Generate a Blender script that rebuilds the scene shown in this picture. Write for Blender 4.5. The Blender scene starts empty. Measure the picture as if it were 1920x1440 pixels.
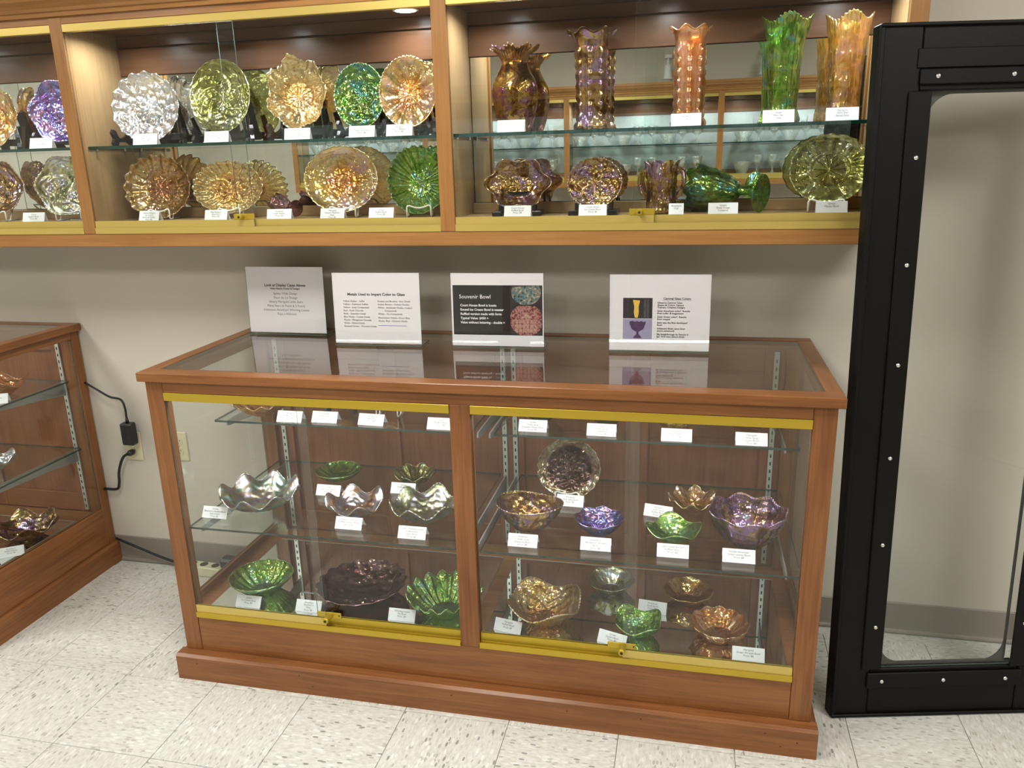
import bpy, bmesh, math, random
import numpy as np
from mathutils import Matrix, Vector
random.seed(7)
S = bpy.context.scene
COL = S.collection
PI = math.pi

# ------------------------------------------------------------------ camera
cam_d = bpy.data.cameras.new('camera'); cam = bpy.data.objects.new('camera', cam_d); COL.objects.link(cam)
CY, CP, CR, CF = 0.2257, 0.2788, -0.0277, 1482.33
_r = np.array([math.cos(CY), math.sin(CY), 0]); _f0 = np.array([-math.sin(CY), math.cos(CY), 0]); _u0 = np.array([0, 0, 1.0])
_f = _f0*math.cos(CP) - _u0*math.sin(CP); _u = _u0*math.cos(CP) + _f0*math.sin(CP)
_r2 = _r*math.cos(CR) + _u*math.sin(CR); _u2 = _u*math.cos(CR) - _r*math.sin(CR)
cam.matrix_world = Matrix(((_r2[0], _u2[0], -_f[0], 0.5685), (_r2[1], _u2[1], -_f[1], -2.4685), (_r2[2], _u2[2], -_f[2], 1.5189), (0, 0, 0, 1)))
cam_d.sensor_width = 36; cam_d.lens = CF/1920*36; cam_d.clip_start = .05
S.camera = cam

# ------------------------------------------------------------------ world, exposure
w = bpy.data.worlds.new('room_air'); S.world = w; w.use_nodes = True
w.node_tree.nodes['Background'].inputs[0].default_value = (1, .96, .9, 1)
w.node_tree.nodes['Background'].inputs[1].default_value = 0.0
S.view_settings.view_transform = 'Standard'; S.view_settings.look = 'None'
S.view_settings.gamma = 1; S.view_settings.use_curve_mapping = False
S.view_settings.exposure = 0.08
cy = S.cycles
cy.max_bounces = 9; cy.diffuse_bounces = 3; cy.glossy_bounces = 4; cy.transmission_bounces = 8
cy.transparent_max_bounces = 28; cy.sample_clamp_indirect = 6.0; cy.sample_clamp_direct = 0
cy.use_adaptive_sampling = True; cy.adaptive_threshold = .06
cy.caustics_reflective = False; cy.caustics_refractive = False; cy.blur_glossy = .3

CEIL = 2.44; YF = -4.2; XL = -3.75; XR = 3.4
def area(name, loc, sx, sy, power, color=(1, 1, 1), rot=(0, 0, 0), shape='RECTANGLE', parent=None, spread=None):
    d = bpy.data.lights.new(name, 'AREA'); d.shape = shape; d.size = sx; d.size_y = sy; d.energy = power; d.color = color
    if spread: d.spread = spread
    o = bpy.data.objects.new(name, d); COL.objects.link(o); o.location = loc; o.rotation_euler = rot; o.parent = parent
    return o
TROFFERS = [(x, y) for x in (-2.6, -.35, 1.9) for y in (-1.25, -2.85)]
TROFFER_POWER = 21

# ------------------------------------------------------------------ node helpers / materials
def nmat(name):
    m = bpy.data.materials.new(name); m.use_nodes = True
    nt = m.node_tree; nt.nodes.clear()
    out = nt.nodes.new('ShaderNodeOutputMaterial')
    return m, nt, out
def N(nt, t, **kw):
    n = nt.nodes.new(t)
    for k, v in kw.items():
        if k in n.inputs: n.inputs[k].default_value = v
        else: setattr(n, k, v)
    return n
def L(nt, a, b): nt.links.new(a, b)
def c4(c): return (c[0], c[1], c[2], 1)
def math_n(nt, op, a, b=None, c=None):
    n = nt.nodes.new('ShaderNodeMath'); n.operation = op
    for i, v in enumerate((a, b, c)):
        if v is None: continue
        if isinstance(v, (int, float)): n.inputs[i].default_value = v
        else: L(nt, v, n.inputs[i])
    return n.outputs[0]
def mixc(nt, fac, a, b, kind='MIX'):
    n = nt.nodes.new('ShaderNodeMix'); n.data_type = 'RGBA'; n.blend_type = kind
    for i, v in ((0, fac), (6, a), (7, b)):
        if hasattr(v, 'default_value'): L(nt, v, n.inputs[i])
        elif i == 0: n.inputs[0].default_value = v
        else: n.inputs[i].default_value = c4(v)
    return n.outputs[2]
def ramp(nt, src, stops):
    n = nt.nodes.new('ShaderNodeValToRGB'); e = n.color_ramp.elements
    while len(e) < len(stops): e.new(.5)
    for el, (p, c) in zip(e, stops): el.position = p; el.color = c4(c) if len(c) == 3 else c
    L(nt, src, n.inputs[0]); return n.outputs[0]
def obj_coord(nt, scale=(1, 1, 1), jitter=True):
    tc = nt.nodes.new('ShaderNodeTexCoord'); mp = nt.nodes.new('ShaderNodeMapping')
    mp.inputs['Scale'].default_value = scale; L(nt, tc.outputs['Object'], mp.inputs[0])
    if jitter:
        oi = nt.nodes.new('ShaderNodeObjectInfo')
        c = nt.nodes.new('ShaderNodeCombineXYZ'); m = math_n(nt, 'MULTIPLY', oi.outputs['Random'], 37.0)
        for k in range(3): L(nt, m, c.inputs[k])
        L(nt, c.outputs[0], mp.inputs['Location'])
    return mp.outputs[0]
def plain(name, col, rough=.5, metal=0, spec=.5, noise=0, nscale=40, bump=0, coat=0, emit=None, es=1):
    m, nt, out = nmat(name); p = N(nt, 'ShaderNodeBsdfPrincipled', Roughness=rough, Metallic=metal)
    p.inputs['Base Color'].default_value = c4(col); p.inputs['Specular IOR Level'].default_value = spec; p.inputs['Coat Weight'].default_value = coat
    if noise or bump:
        nz = N(nt, 'ShaderNodeTexNoise', Scale=nscale, Detail=4.0); L(nt, obj_coord(nt), nz.inputs[0])
        if noise: L(nt, mixc(nt, nz.outputs[0], tuple(x*(1-noise) for x in col), tuple(min(1, x*(1+noise)) for x in col)), p.inputs['Base Color'])
        if bump:
            b = N(nt, 'ShaderNodeBump', Strength=bump, Distance=.002); L(nt, nz.outputs[0], b.inputs['Height']); L(nt, b.outputs[0], p.inputs['Normal'])
    if emit: p.inputs['Emission Color'].default_value = c4(emit); p.inputs['Emission Strength'].default_value = es
    L(nt, p.outputs[0], out.inputs[0]); return m

def wood(name, dark, mid, light, axis, rough=.34):
    m, nt, out = nmat(name)
    sc = [14, 14, 14]; sc[axis] = 1.1
    co = obj_coord(nt, tuple(sc))
    n1 = N(nt, 'ShaderNodeTexNoise', Scale=1.6, Detail=6.0, Roughness=.62, Distortion=.7); L(nt, co, n1.inputs[0])
    sc2 = [95, 95, 95]; sc2[axis] = 3.5
    n2 = N(nt, 'ShaderNodeTexNoise', Scale=1.5, Detail=3.0, Roughness=.6); L(nt, obj_coord(nt, tuple(sc2)), n2.inputs[0])
    n3 = N(nt, 'ShaderNodeTexNoise', Scale=3.2, Detail=2.0); L(nt, obj_coord(nt, (1, 1, 1)), n3.inputs[0])
    base = ramp(nt, n1.outputs[0], [(.30, dark), (.5, mid), (.72, light)])
    base = mixc(nt, .38, base, ramp(nt, n2.outputs[0], [(.35, dark), (.65, light)]))
    base = mixc(nt, .35, base, ramp(nt, n3.outputs[0], [(.35, mid), (.7, light)]))
    p = N(nt, 'ShaderNodeBsdfPrincipled', Roughness=rough); p.inputs['Coat Weight'].default_value = .15; p.inputs['Coat Roughness'].default_value = .16; p.inputs['Specular IOR Level'].default_value = .28
    L(nt, base, p.inputs['Base Color'])
    b = N(nt, 'ShaderNodeBump', Strength=.08, Distance=.001); L(nt, n2.outputs[0], b.inputs['Height']); L(nt, b.outputs[0], p.inputs['Normal'])
    L(nt, p.outputs[0], out.inputs[0]); return m

def schlick(nt, f0, power=5.0, normal=None):
    lw = nt.nodes.new('ShaderNodeLayerWeight'); lw.inputs[0].default_value = .5
    if normal is not None: L(nt, normal, lw.inputs['Normal'])
    pw = math_n(nt, 'POWER', lw.outputs['Facing'], power)
    return math_n(nt, 'MULTIPLY_ADD', pw, 1-f0, f0)
def pane(name, tint=(.97, .985, .978), f0=.026, rough=0.0, haze=0.0):
    m, nt, out = nmat(name)
    t = N(nt, 'ShaderNodeBsdfTransparent'); t.inputs[0].default_value = c4(tint)
    g = N(nt, 'ShaderNodeBsdfGlossy', Roughness=rough); g.inputs[0].default_value = (1, 1, 1, 1)
    mx = nt.nodes.new('ShaderNodeMixShader'); L(nt, schlick(nt, f0), mx.inputs[0]); L(nt, t.outputs[0], mx.inputs[1]); L(nt, g.outputs[0], mx.inputs[2])
    L(nt, mx.outputs[0], out.inputs[0]); return m
def glass_edge(name, col, tr=.35):
    m, nt, out = nmat(name)
    t = N(nt, 'ShaderNodeBsdfTransparent'); t.inputs[0].default_value = c4(tuple(min(1, x*1.6+.2) for x in col))
    p = N(nt, 'ShaderNodeBsdfPrincipled', Roughness=.12); p.inputs['Base Color'].default_value = c4(col)
    mx = nt.nodes.new('ShaderNodeMixShader'); mx.inputs[0].default_value = 1-tr; L(nt, t.outputs[0], mx.inputs[1]); L(nt, p.outputs[0], mx.inputs[2])
    L(nt, mx.outputs[0], out.inputs[0]); return m

TINTS = {}
def carnival(name, tint, lustre, body=.10, gloss=.24, rough=.07, scale=16, bscale=1.0, bump=.40, edge=.85, refr=.55, core=None, satin=.22):
    """pressed glass with a metallic lustre coat: tinted refracting body, coloured mirror-like skin, radial pressed pattern"""
    m, nt, out = nmat(name)
    TINTS[name] = (tint, lustre)
    co = obj_coord(nt)
    nz = N(nt, 'ShaderNodeTexNoise', Scale=scale, Detail=3.0, Roughness=.6, Distortion=1.8); L(nt, co, nz.inputs[0])
    k = len(lustre)
    lc = ramp(nt, nz.outputs[0], [(.32+.36*i/(k-1), c) for i, c in enumerate(lustre)])
    # pattern laid out around the axis of the piece
    tc = nt.nodes.new('ShaderNodeTexCoord'); sp = nt.nodes.new('ShaderNodeSeparateXYZ'); L(nt, tc.outputs['Object'], sp.inputs[0])
    ang = math_n(nt, 'ABSOLUTE', math_n(nt, 'ARCTAN2', sp.outputs[1], sp.outputs[0]))
    rad = math_n(nt, 'SQRT', math_n(nt, 'ADD', math_n(nt, 'POWER', sp.outputs[0], 2.0), math_n(nt, 'POWER', sp.outputs[1], 2.0)))
    cb = nt.nodes.new('ShaderNodeCombineXYZ'); L(nt, math_n(nt, 'MULTIPLY', ang, 4.4*bscale), cb.inputs[0]); L(nt, math_n(nt, 'MULTIPLY', rad, 85.0*bscale), cb.inputs[1]); L(nt, math_n(nt, 'MULTIPLY', sp.outputs[2], 60.0*bscale), cb.inputs[2])
    vo = N(nt, 'ShaderNodeTexVoronoi', Scale=1.0); L(nt, cb.outputs[0], vo.inputs[0])
    rays = math_n(nt, 'COSINE', math_n(nt, 'MULTIPLY', ang, 22.0))
    n2 = N(nt, 'ShaderNodeTexNoise', Scale=45.0, Detail=1.0, Distortion=.8); L(nt, co, n2.inputs[0])
    h = math_n(nt, 'MULTIPLY_ADD', rays, .10, math_n(nt, 'MULTIPLY_ADD', n2.outputs[0], .7, vo.outputs['Distance']))
    b = N(nt, 'ShaderNodeBump', Strength=bump, Distance=.0045); L(nt, h, b.inputs['Height'])
    if core:
        mr = nt.nodes.new('ShaderNodeMapRange'); mr.interpolation_type = 'SMOOTHSTEP'; mr.inputs['From Min'].default_value = core[0]; mr.inputs['From Max'].default_value = core[1]; L(nt, rad, mr.inputs[0])
        tcol = mixc(nt, mr.outputs[0], core[2], tint)
    t0 = N(nt, 'ShaderNodeBsdfTransparent'); t0.inputs[0].default_value = c4(tint)
    rf = N(nt, 'ShaderNodeBsdfRefraction', Roughness=.02, IOR=1.32); rf.inputs[0].default_value = c4(tint); L(nt, b.outputs[0], rf.inputs['Normal'])
    t = nt.nodes.new('ShaderNodeMixShader'); t.inputs[0].default_value = refr; L(nt, t0.outputs[0], t.inputs[1]); L(nt, rf.outputs[0], t.inputs[2])
    d = N(nt, 'ShaderNodeBsdfTranslucent'); d.inputs[0].default_value = c4(tint); L(nt, b.outputs[0], d.inputs['Normal'])
    d2 = N(nt, 'ShaderNodeBsdfDiffuse'); L(nt, mixc(nt, .5, tint, lc), d2.inputs[0]); L(nt, b.outputs[0], d2.inputs['Normal'])
    dm = nt.nodes.new('ShaderNodeMixShader'); dm.inputs[0].default_value = .5; L(nt, d.outputs[0], dm.inputs[1]); L(nt, d2.outputs[0], dm.inputs[2])
    bm = nt.nodes.new('ShaderNodeMixShader'); bm.inputs[0].default_value = body; L(nt, t.outputs[0], bm.inputs[1]); L(nt, dm.outputs[0], bm.inputs[2])
    if core:
        for nd in (t0, rf, d): L(nt, tcol, nd.inputs[0])
        lc = mixc(nt, mr.outputs[0], mixc(nt, .7, lc, core[2], 'MULTIPLY'), lc); L(nt, mixc(nt, .5, tcol, lc), d2.inputs[0])
    g1 = N(nt, 'ShaderNodeBsdfGlossy', Roughness=rough); L(nt, lc, g1.inputs[0]); L(nt, b.outputs[0], g1.inputs['Normal'])
    g2 = N(nt, 'ShaderNodeBsdfGlossy', Roughness=.32); L(nt, lc, g2.inputs[0]); L(nt, b.outputs[0], g2.inputs['Normal'])
    g = nt.nodes.new('ShaderNodeMixShader'); g.inputs[0].default_value = satin; L(nt, g1.outputs[0], g.inputs[1]); L(nt, g2.outputs[0], g.inputs[2])
    fac = math_n(nt, 'MULTIPLY_ADD', schlick(nt, 0.0, 2.6, b.outputs[0]), edge-gloss, gloss)
    mx = nt.nodes.new('ShaderNodeMixShader'); L(nt, fac, mx.inputs[0]); L(nt, bm.outputs[0], mx.inputs[1]); L(nt, g.outputs[0], mx.inputs[2])
    L(nt, mx.outputs[0], out.inputs[0]); return m

M = {}
for ax, nm in enumerate('xyz'):
    M['case_'+nm] = wood('cherry_stained_wood_'+nm, (.100, .030, .0085), (.208, .077, .0235), (.335, .143, .048), ax)
    M['wall_'+nm] = wood('honey_wood_'+nm, (.21, .085, .024), (.33, .15, .045), (.43, .22, .075), ax)
    M['pale_'+nm] = wood('pale_birch_wood_'+nm, (.22, .125, .05), (.32, .195, .085), (.40, .26, .125), ax, .45)
    M['dark_'+nm] = wood('dark_back_wood_'+nm, (.060, .025, .011), (.10, .043, .019), (.15, .07, .034), ax, .3)
    M['panel_'+nm] = wood('red_back_wood_'+nm, (.155, .048, .020), (.235, .080, .035), (.32, .125, .06), ax, .42)
M['brass'] = plain('satin_brass', (.50, .36, .035), .36, .5, .4)
M['brass_lit'] = plain('pale_satin_brass', (.60, .46, .13), .36, .5, .4)  # same brass, paler: bright reflected light is put into its colour
M['glass'] = pane('clear_pane_glass')
M['glass_edge'] = glass_edge('pane_glass_edge', (.16, .22, .19), .5)
M['shelf'] = pane('shelf_glass', (.93, .975, .955), .05)
M['shelf_edge'] = glass_edge('shelf_glass_edge', (.006, .05, .038), .12)
M['case_shelf_edge'] = glass_edge('case_shelf_glass_edge', (.03, .05, .042), .2)
M['topglass'] = pane('case_top_glass', (.93, .95, .94), .055)
M['acrylic'] = pane('clear_acrylic', (.97, .97, .97), .045)
mm, nt, out = nmat('silver_mirror'); g = N(nt, 'ShaderNodeBsdfGlossy', Roughness=0.0); g.inputs[0].default_value = (.80, .83, .81, 1); L(nt, g.outputs[0], out.inputs[0]); M['mirror'] = mm
M['mirror_edge'] = plain('bevelled_mirror_edge', (.62, .70, .68), .15, .6)
M['black'] = plain('black_powder_coat', (.004, .004, .004), .46, 0, .16, bump=.12, nscale=700)
M['blackplastic'] = plain('black_plastic', (.012, .012, .013), .35)
M['blackstand'] = plain('black_lacquered_stand', (.010, .010, .012), .22)
M['cable'] = plain('black_cable', (.010, .010, .010), .45)
M['steel'] = plain('steel_screw', (.75, .75, .75), .2, 1)
M['zinc'] = plain('galvanised_standard', (.60, .63, .60), .38, .65)
M['slot'] = plain('dark_slot', (.015, .015, .015), .8)
M['bracket'] = plain('grey_bracket', (.30, .30, .28), .45, .3)
M['paper'] = plain('white_paper', (.83, .82, .84), .75)
M['card'] = plain('white_card', (.84, .845, .86), .7)
M['ink'] = plain('black_ink', (.02, .02, .025), .7)
M['greyink'] = plain('grey_ink', (.20, .20, .21), .7)
M['blueink'] = plain('blue_ink', (.10, .12, .45), .7)
M['whiteink'] = plain('white_print', (.85, .85, .85), .7)
M['blackprint'] = plain('black_print', (.012, .012, .014), .3)
M['almond'] = plain('almond_plastic', (.66, .60, .40), .4)
M['strip'] = plain('cream_plastic', (.66, .63, .42), .45)
M['outletdark'] = plain('outlet_slot', (.02, .02, .02), .6)
M['wirewhite'] = plain('white_coated_wire', (.78, .78, .76), .35)
M['wall'] = plain('beige_wall_paint', (.58, .54, .465), .62, 0, .35, noise=.03, nscale=3, bump=.06)
M['vinyl'] = plain('grey_vinyl_base', (.245, .215, .185), .5)
M['ceil'] = plain('white_ceiling_tile', (.75, .74, .71), .9, noise=.05, nscale=120)
M['tee'] = plain('white_ceiling_grid', (.55, .55, .53), .6)
M['led'] = plain('led_diffuser', (1, 1, 1), .5, emit=(.93, .97, 1), es=22)
M['troffer'] = plain('troffer_lens', (1, 1, 1), .5, emit=(1, .96, .90), es=3.0)
for q in ('led', 'troffer'): M[q].cycles.emission_sampling = 'NONE'
M['plate_back'] = plain('grey_backing_sheet', (.05, .05, .047), .5)
M['palesheet'] = plain('pale_back_sheet', (.42, .46, .45), .3)
M['lampwhite'] = plain('white_lamp_body', (.8, .8, .78), .4)
# vinyl composition tile
mm, nt, out = nmat('speckled_vinyl_tile')
co = obj_coord(nt, (1, 1, 1)); cs = obj_coord(nt, (55, 150, 60)); cs2 = obj_coord(nt, (38, 105, 40))
v1 = N(nt, 'ShaderNodeTexVoronoi', Scale=1.0); L(nt, cs, v1.inputs[0])
v2 = N(nt, 'ShaderNodeTexVoronoi', Scale=1.0); L(nt, cs2, v2.inputs[0])
nb = N(nt, 'ShaderNodeTexNoise', Scale=60.0, Detail=3.0); L(nt, obj_coord(nt, (1, 2.4, 1)), nb.inputs[0])
base = ramp(nt, nb.outputs[0], [(.3, (.54, .53, .475)), (.55, (.64, .635, .59)), (.75, (.71, .71, .67))])
sep = nt.nodes.new('ShaderNodeSeparateColor'); L(nt, v1.outputs['Color'], sep.inputs[0])
k1 = math_n(nt, 'MULTIPLY', math_n(nt, 'GREATER_THAN', sep.outputs[0], .86), math_n(nt, 'LESS_THAN', v1.outputs['Distance'], .46))
base = mixc(nt, math_n(nt, 'MULTIPLY', k1, .55), base, (.30, .285, .235))
sep2 = nt.nodes.new('ShaderNodeSeparateColor'); L(nt, v2.outputs['Color'], sep2.inputs[0])
k2 = math_n(nt, 'MULTIPLY', math_n(nt, 'GREATER_THAN', sep2.outputs[1], .85), math_n(nt, 'LESS_THAN', v2.outputs['Distance'], .45))
base = mixc(nt, math_n(nt, 'MULTIPLY', k2, .8), base, (.75, .75, .715))
k3 = math_n(nt, 'MULTIPLY', math_n(nt, 'GREATER_THAN', sep2.outputs[2], .93), math_n(nt, 'LESS_THAN', v2.outputs['Distance'], .33))
base = mixc(nt, math_n(nt, 'MULTIPLY', k3, .75), base, (.17, .17, .155))
p = N(nt, 'ShaderNodeBsdfPrincipled', Roughness=.33); L(nt, base, p.inputs['Base Color']); L(nt, p.outputs[0], out.inputs[0]); M['tile'] = mm
# carnival glass colours
GOLD = [(.55, .30, .05), (.95, .62, .14), (1, .88, .50), (1, .72, .62), (.80, .55, .95)]
M['marigold'] = carnival('marigold_glass', (.98, .86, .60), GOLD, .12, .26, core=(.03, .075, (.96, .66, .34)))
M['orange'] = carnival('orange_glass', (.97, .66, .40), [(.8, .28, .05), (1, .50, .15), (1, .8, .5), (1, .55, .6)], .14, .24)
M['palegold'] = carnival('pale_gold_glass', (1, .90, .66), [(.60, .42, .12), (1, .90, .62), (.95, .72, .28), (1, 1, .92)], .14, .32, core=(.03, .085, (.98, .74, .36)))
M['amber'] = carnival('amber_glass', (.86, .68, .42), [(.40, .20, .05), (.80, .52, .14), (.95, .80, .45), (.75, .42, .62)], .10, .30, core=(.02, .07, (.80, .50, .42)))
M['green'] = carnival('green_glass', (.60, .80, .38), [(.08, .30, .04), (.35, .60, .10), (.80, .85, .25), (.35, .85, .75), (.85, .6, .8)], .10, .24)
M['deepgreen'] = carnival('deep_green_glass', (.34, .62, .26), [(.04, .20, .03), (.2, .5, .08), (.65, .7, .2), (.15, .6, .7), (.5, .3, .75)], .08, .26)
M['olive'] = carnival('olive_glass', (.74, .76, .46), [(.20, .20, .05), (.5, .5, .14), (.80, .75, .38), (.85, .88, .8)], .08, .28, .07, 14, 1.0, .26)
M['amethyst'] = carnival('amethyst_glass', (.42, .22, .28), [(.10, .05, .05), (.45, .25, .12), (.85, .60, .30), (.45, .35, .9), (.9, .45, .7), (.55, .9, .95)], .07, .32)
M['bronze'] = carnival('bronze_amethyst_glass', (.55, .38, .30), [(.10, .05, .03), (.45, .25, .08), (.90, .70, .25), (.55, .32, .75), (.85, .85, .9)], .05, .36, .08, 14)
M['electric'] = carnival('electric_purple_glass', (.44, .24, .36), [(.2, .06, .2), (.45, .25, .9), (.25, .5, 1), (.95, .45, .85), (1, .8, .75)], .07, .34)
M['darkplum'] = carnival('dark_plum_glass', (.44, .22, .24), [(.06, .015, .02), (.25, .08, .1), (.6, .4, .3), (.45, .3, .55)], .05, .32)
M['plumrim'] = carnival('plum_glass_with_pale_rim', (.80, .78, .66), [(.12, .05, .05), (.45, .30, .2), (.8, .8, .6), (.45, .3, .55)], .04, .30, core=(.066, .074, (.24, .04, .05)))
M['smoke'] = carnival('smoke_glass', (.80, .78, .62), [(.35, .30, .18), (.5, .85, .9), (.95, .8, .55), (.65, .5, .9), (.7, .95, .8), (.95, .9, .6)], .05, .58, .09, 9, .7, .18, satin=.75)
M['peach'] = carnival('peach_glass', (.84, .66, .56), [(.45, .20, .10), (.85, .5, .3), (.9, .85, .85), (.6, .7, .95), (.95, .6, .3)], .06, .54, .09, 11, .7, .2, satin=.75)
M['white'] = carnival('white_glass', (.97, .96, .93), [(.7, .62, .5), (1, .98, .9), (.75, .88, 1), (1, .88, .9), (.95, .85, .6)], .14, .32)
M['greyglass'] = carnival('grey_green_glass', (.70, .74, .58), [(.18, .20, .12), (.55, .6, .35), (.9, .8, .5), (.65, .6, .85), (.85, .95, .9)], .05, .46, .08, 12, .9, .3, satin=.65)
M['clear'] = carnival('clear_pressed_glass', (.95, .97, .96), [(.8, .9, .9), (1, 1, 1), (.85, .97, 1)], .12, .34, .06, refr=.2)
M['browngold'] = carnival('brown_vase_glass', (.50, .33, .20), [(.12, .05, .03), (.45, .22, .05), (.85, .62, .18), (.5, .18, .4), (.6, .6, .75)], .05, .34)

# smoother skins for the vases, whose pattern is in the wall itself
M['vase_bronze'] = carnival('bronze_vase_glass', (.55, .38, .30), [(.10, .05, .03), (.45, .25, .08), (.90, .70, .25), (.55, .32, .75), (.85, .85, .9)], .05, .40, .07, 14, 1.0, .10)
M['vase_orange'] = carnival('orange_vase_glass', (.97, .66, .40), [(.8, .30, .06), (1, .55, .2), (1, .85, .6), (1, .6, .6)], .16, .28, .07, 14, 1.0, .10)
M['vase_green'] = carnival('green_vase_glass', (.50, .76, .30), [(.06, .25, .03), (.35, .60, .10), (.85, .85, .25), (.25, .8, .8), (.45, .35, .85)], .08, .28, .07, 14, 1.0, .16)
M['vase_marigold'] = carnival('marigold_vase_glass', (.97, .78, .36), GOLD, .14, .28, .07, 14, 1.0, .16)
M['vase_brown'] = carnival('brown_ruffled_vase_glass', (.48, .32, .18), [(.12, .05, .03), (.45, .22, .05), (.85, .62, .18), (.5, .18, .4), (.6, .6, .75)], .05, .36, .07, 12, 1.0, .10)

# ------------------------------------------------------------------ mesh helpers
def link(name, me, parent=None, loc=None, rot=None):
    o = bpy.data.objects.new(name, me); COL.objects.link(o)
    if parent is not None: o.parent = parent
    if loc is not None: o.location = loc
    if rot is not None: o.rotation_euler = rot
    return o
def mesh(name, v, f, mats, smooth=False, mi=None):
    me = bpy.data.meshes.new(name); me.from_pydata([tuple(x) for x in v], [], [tuple(x) for x in f])
    for m in (mats if isinstance(mats, (list, tuple)) else [mats]): me.materials.append(M[m] if isinstance(m, str) else m)
    if mi is not None: me.polygons.foreach_set('material_index', mi)
    if smooth: me.polygons.foreach_set('use_smooth', [True]*len(me.polygons))
    me.update(); return me
class MB:
    def __init__(s): s.v = []; s.f = []; s.mi = []
    def add(s, v, f, mi=0):
        n = len(s.v); s.v += [tuple(x) for x in v]; s.f += [tuple(i+n for i in x) for x in f]; s.mi += [mi]*len(f); return s
    def box(s, x0, x1, y0, y1, z0, z1, b=0.0, mi=0):
        if b <= 0:
            v = [(x, y, z) for x in (x0, x1) for y in (y0, y1) for z in (z0, z1)]
            return s.add(v, [(0, 1, 3, 2), (4, 6, 7, 5), (0, 4, 5, 1), (2, 3, 7, 6), (0, 2, 6, 4), (1, 5, 7, 3)], mi)
        b = min(b, abs(x1-x0)*.45, abs(y1-y0)*.45, abs(z1-z0)*.45)
        bm = bmesh.new(); bmesh.ops.create_cube(bm, size=1)
        for q in bm.verts: q.co = ((x0+x1)/2+q.co.x*(x1-x0), (y0+y1)/2+q.co.y*(y1-y0), (z0+z1)/2+q.co.z*(z1-z0))
        bmesh.ops.bevel(bm, geom=bm.edges[:], offset=b, segments=1, affect='EDGES')
        bm.verts.index_update()
        s.add([q.co[:] for q in bm.verts], [[q.index for q in fc.verts] for fc in bm.faces], mi); bm.free(); return s
    def tube(s, pts, r, n=8, mi=0, closed=False, cap=True):
        P = [Vector(p) for p in pts]; base = len(s.v); m = len(P); up = Vector((0, 0, 1)); prev = None
        for i, p in enumerate(P):
            a = P[(i-1) % m] if (closed or i > 0) else P[0]; b = P[(i+1) % m] if (closed or i < m-1) else P[-1]
            t = (b-a).normalized()
            if prev is None:
                x = t.cross(up if abs(t.z) < .9 else Vector((1, 0, 0))).normalized()
            else: x = (prev-t*prev.dot(t)).normalized()
            prev = x; y = t.cross(x)
            rr = r[i] if isinstance(r, (list, tuple)) else r
            for k in range(n):
                an = 2*PI*k/n; s.v.append(tuple(p+x*math.cos(an)*rr+y*math.sin(an)*rr))
        for i in range(m if closed else m-1):
            for k in range(n):
                j = (i+1) % m
                s.f.append((base+i*n+k, base+i*n+(k+1) % n, base+j*n+(k+1) % n, base+j*n+k)); s.mi.append(mi)
        if cap and not closed:
            s.f.append(tuple(base+k for k in range(n))[::-1]); s.mi.append(mi); s.f.append(tuple(base+(m-1)*n+k for k in range(n))); s.mi.append(mi)
        return s
    def prism(s, poly, axis, a0, a1, mi=0):
        """poly: 2-D outline; axis 0 -> poly is (y,z), 1 -> (x,z), 2 -> (x,y)"""
        def mk(p, a): return (a, p[0], p[1]) if axis == 0 else ((p[0], a, p[1]) if axis == 1 else (p[0], p[1], a))
        n = len(poly); v = [mk(p, a0) for p in poly]+[mk(p, a1) for p in poly]
        f = [tuple(range(n))[::-1], tuple(range(n, 2*n))]+[(i, (i+1) % n, (i+1) % n+n, i+n) for i in range(n)]
        return s.add(v, f, mi)
    def lathe(s, prof, n=24, mi=0, c=(0, 0, 0), axis='z'):
        base = len(s.v)
        for r, z in prof:
            for k in range(n):
                a = 2*PI*k/n
                q = (r*math.cos(a), r*math.sin(a), z)
                if axis == 'y': q = (q[0], -q[2], q[1])
                s.v.append((q[0]+c[0], q[1]+c[1], q[2]+c[2]))
        for i in range(len(prof)-1):
            for k in range(n):
                s.f.append((base+i*n+k, base+i*n+(k+1) % n, base+(i+1)*n+(k+1) % n, base+(i+1)*n+k)); s.mi.append(mi)
        s.f.append(tuple(base+k for k in range(n))[::-1]); s.mi.append(mi)
        s.f.append(tuple(base+(len(prof)-1)*n+k for k in range(n))); s.mi.append(mi)
        return s
    def build(s, name, mats, parent=None, loc=None, rot=None, smooth=False):
        me = mesh(name, s.v, s.f, mats, smooth, s.mi if any(s.mi) else None)
        bm = bmesh.new(); bm.from_mesh(me); bmesh.ops.recalc_face_normals(bm, faces=bm.faces); bm.to_mesh(me); bm.free()
        return link(name, me, parent, loc, rot)
def box(name, x0, x1, y0, y1, z0, z1, mat, parent=None, b=.0015): return MB().box(x0, x1, y0, y1, z0, z1, b).build(name, mat, parent)
def glassbox(name, x0, x1, y0, y1, z0, z1, thin, mats, parent=None):
    """pane with a tinted edge: thin = axis of the thickness; faces across it take mats[0], the rim mats[1]"""
    m = MB().box(x0, x1, y0, y1, z0, z1)
    ax = [0, 0, 1, 1, 2, 2]
    m.mi = [0 if a == thin else 1 for a in ax]
    return m.build(name, mats, parent)
def empty(name, loc=(0, 0, 0), rot=(0, 0, 0), parent=None):
    o = bpy.data.objects.new(name, None); COL.objects.link(o); o.location = loc; o.rotation_euler = rot; o.empty_display_size = .05; o.parent = parent; return o
def tag(o, label=None, cat=None, group=None, kind=None):
    if label: o['label'] = label
    if cat: o['category'] = cat
    if group: o['group'] = group
    if kind: o['kind'] = kind
    return o
def copy_tree(o, parent=None):
    c = o.copy(); COL.objects.link(c); c.parent = parent
    for ch in list(o.children): copy_tree(ch, c)
    return c
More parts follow.
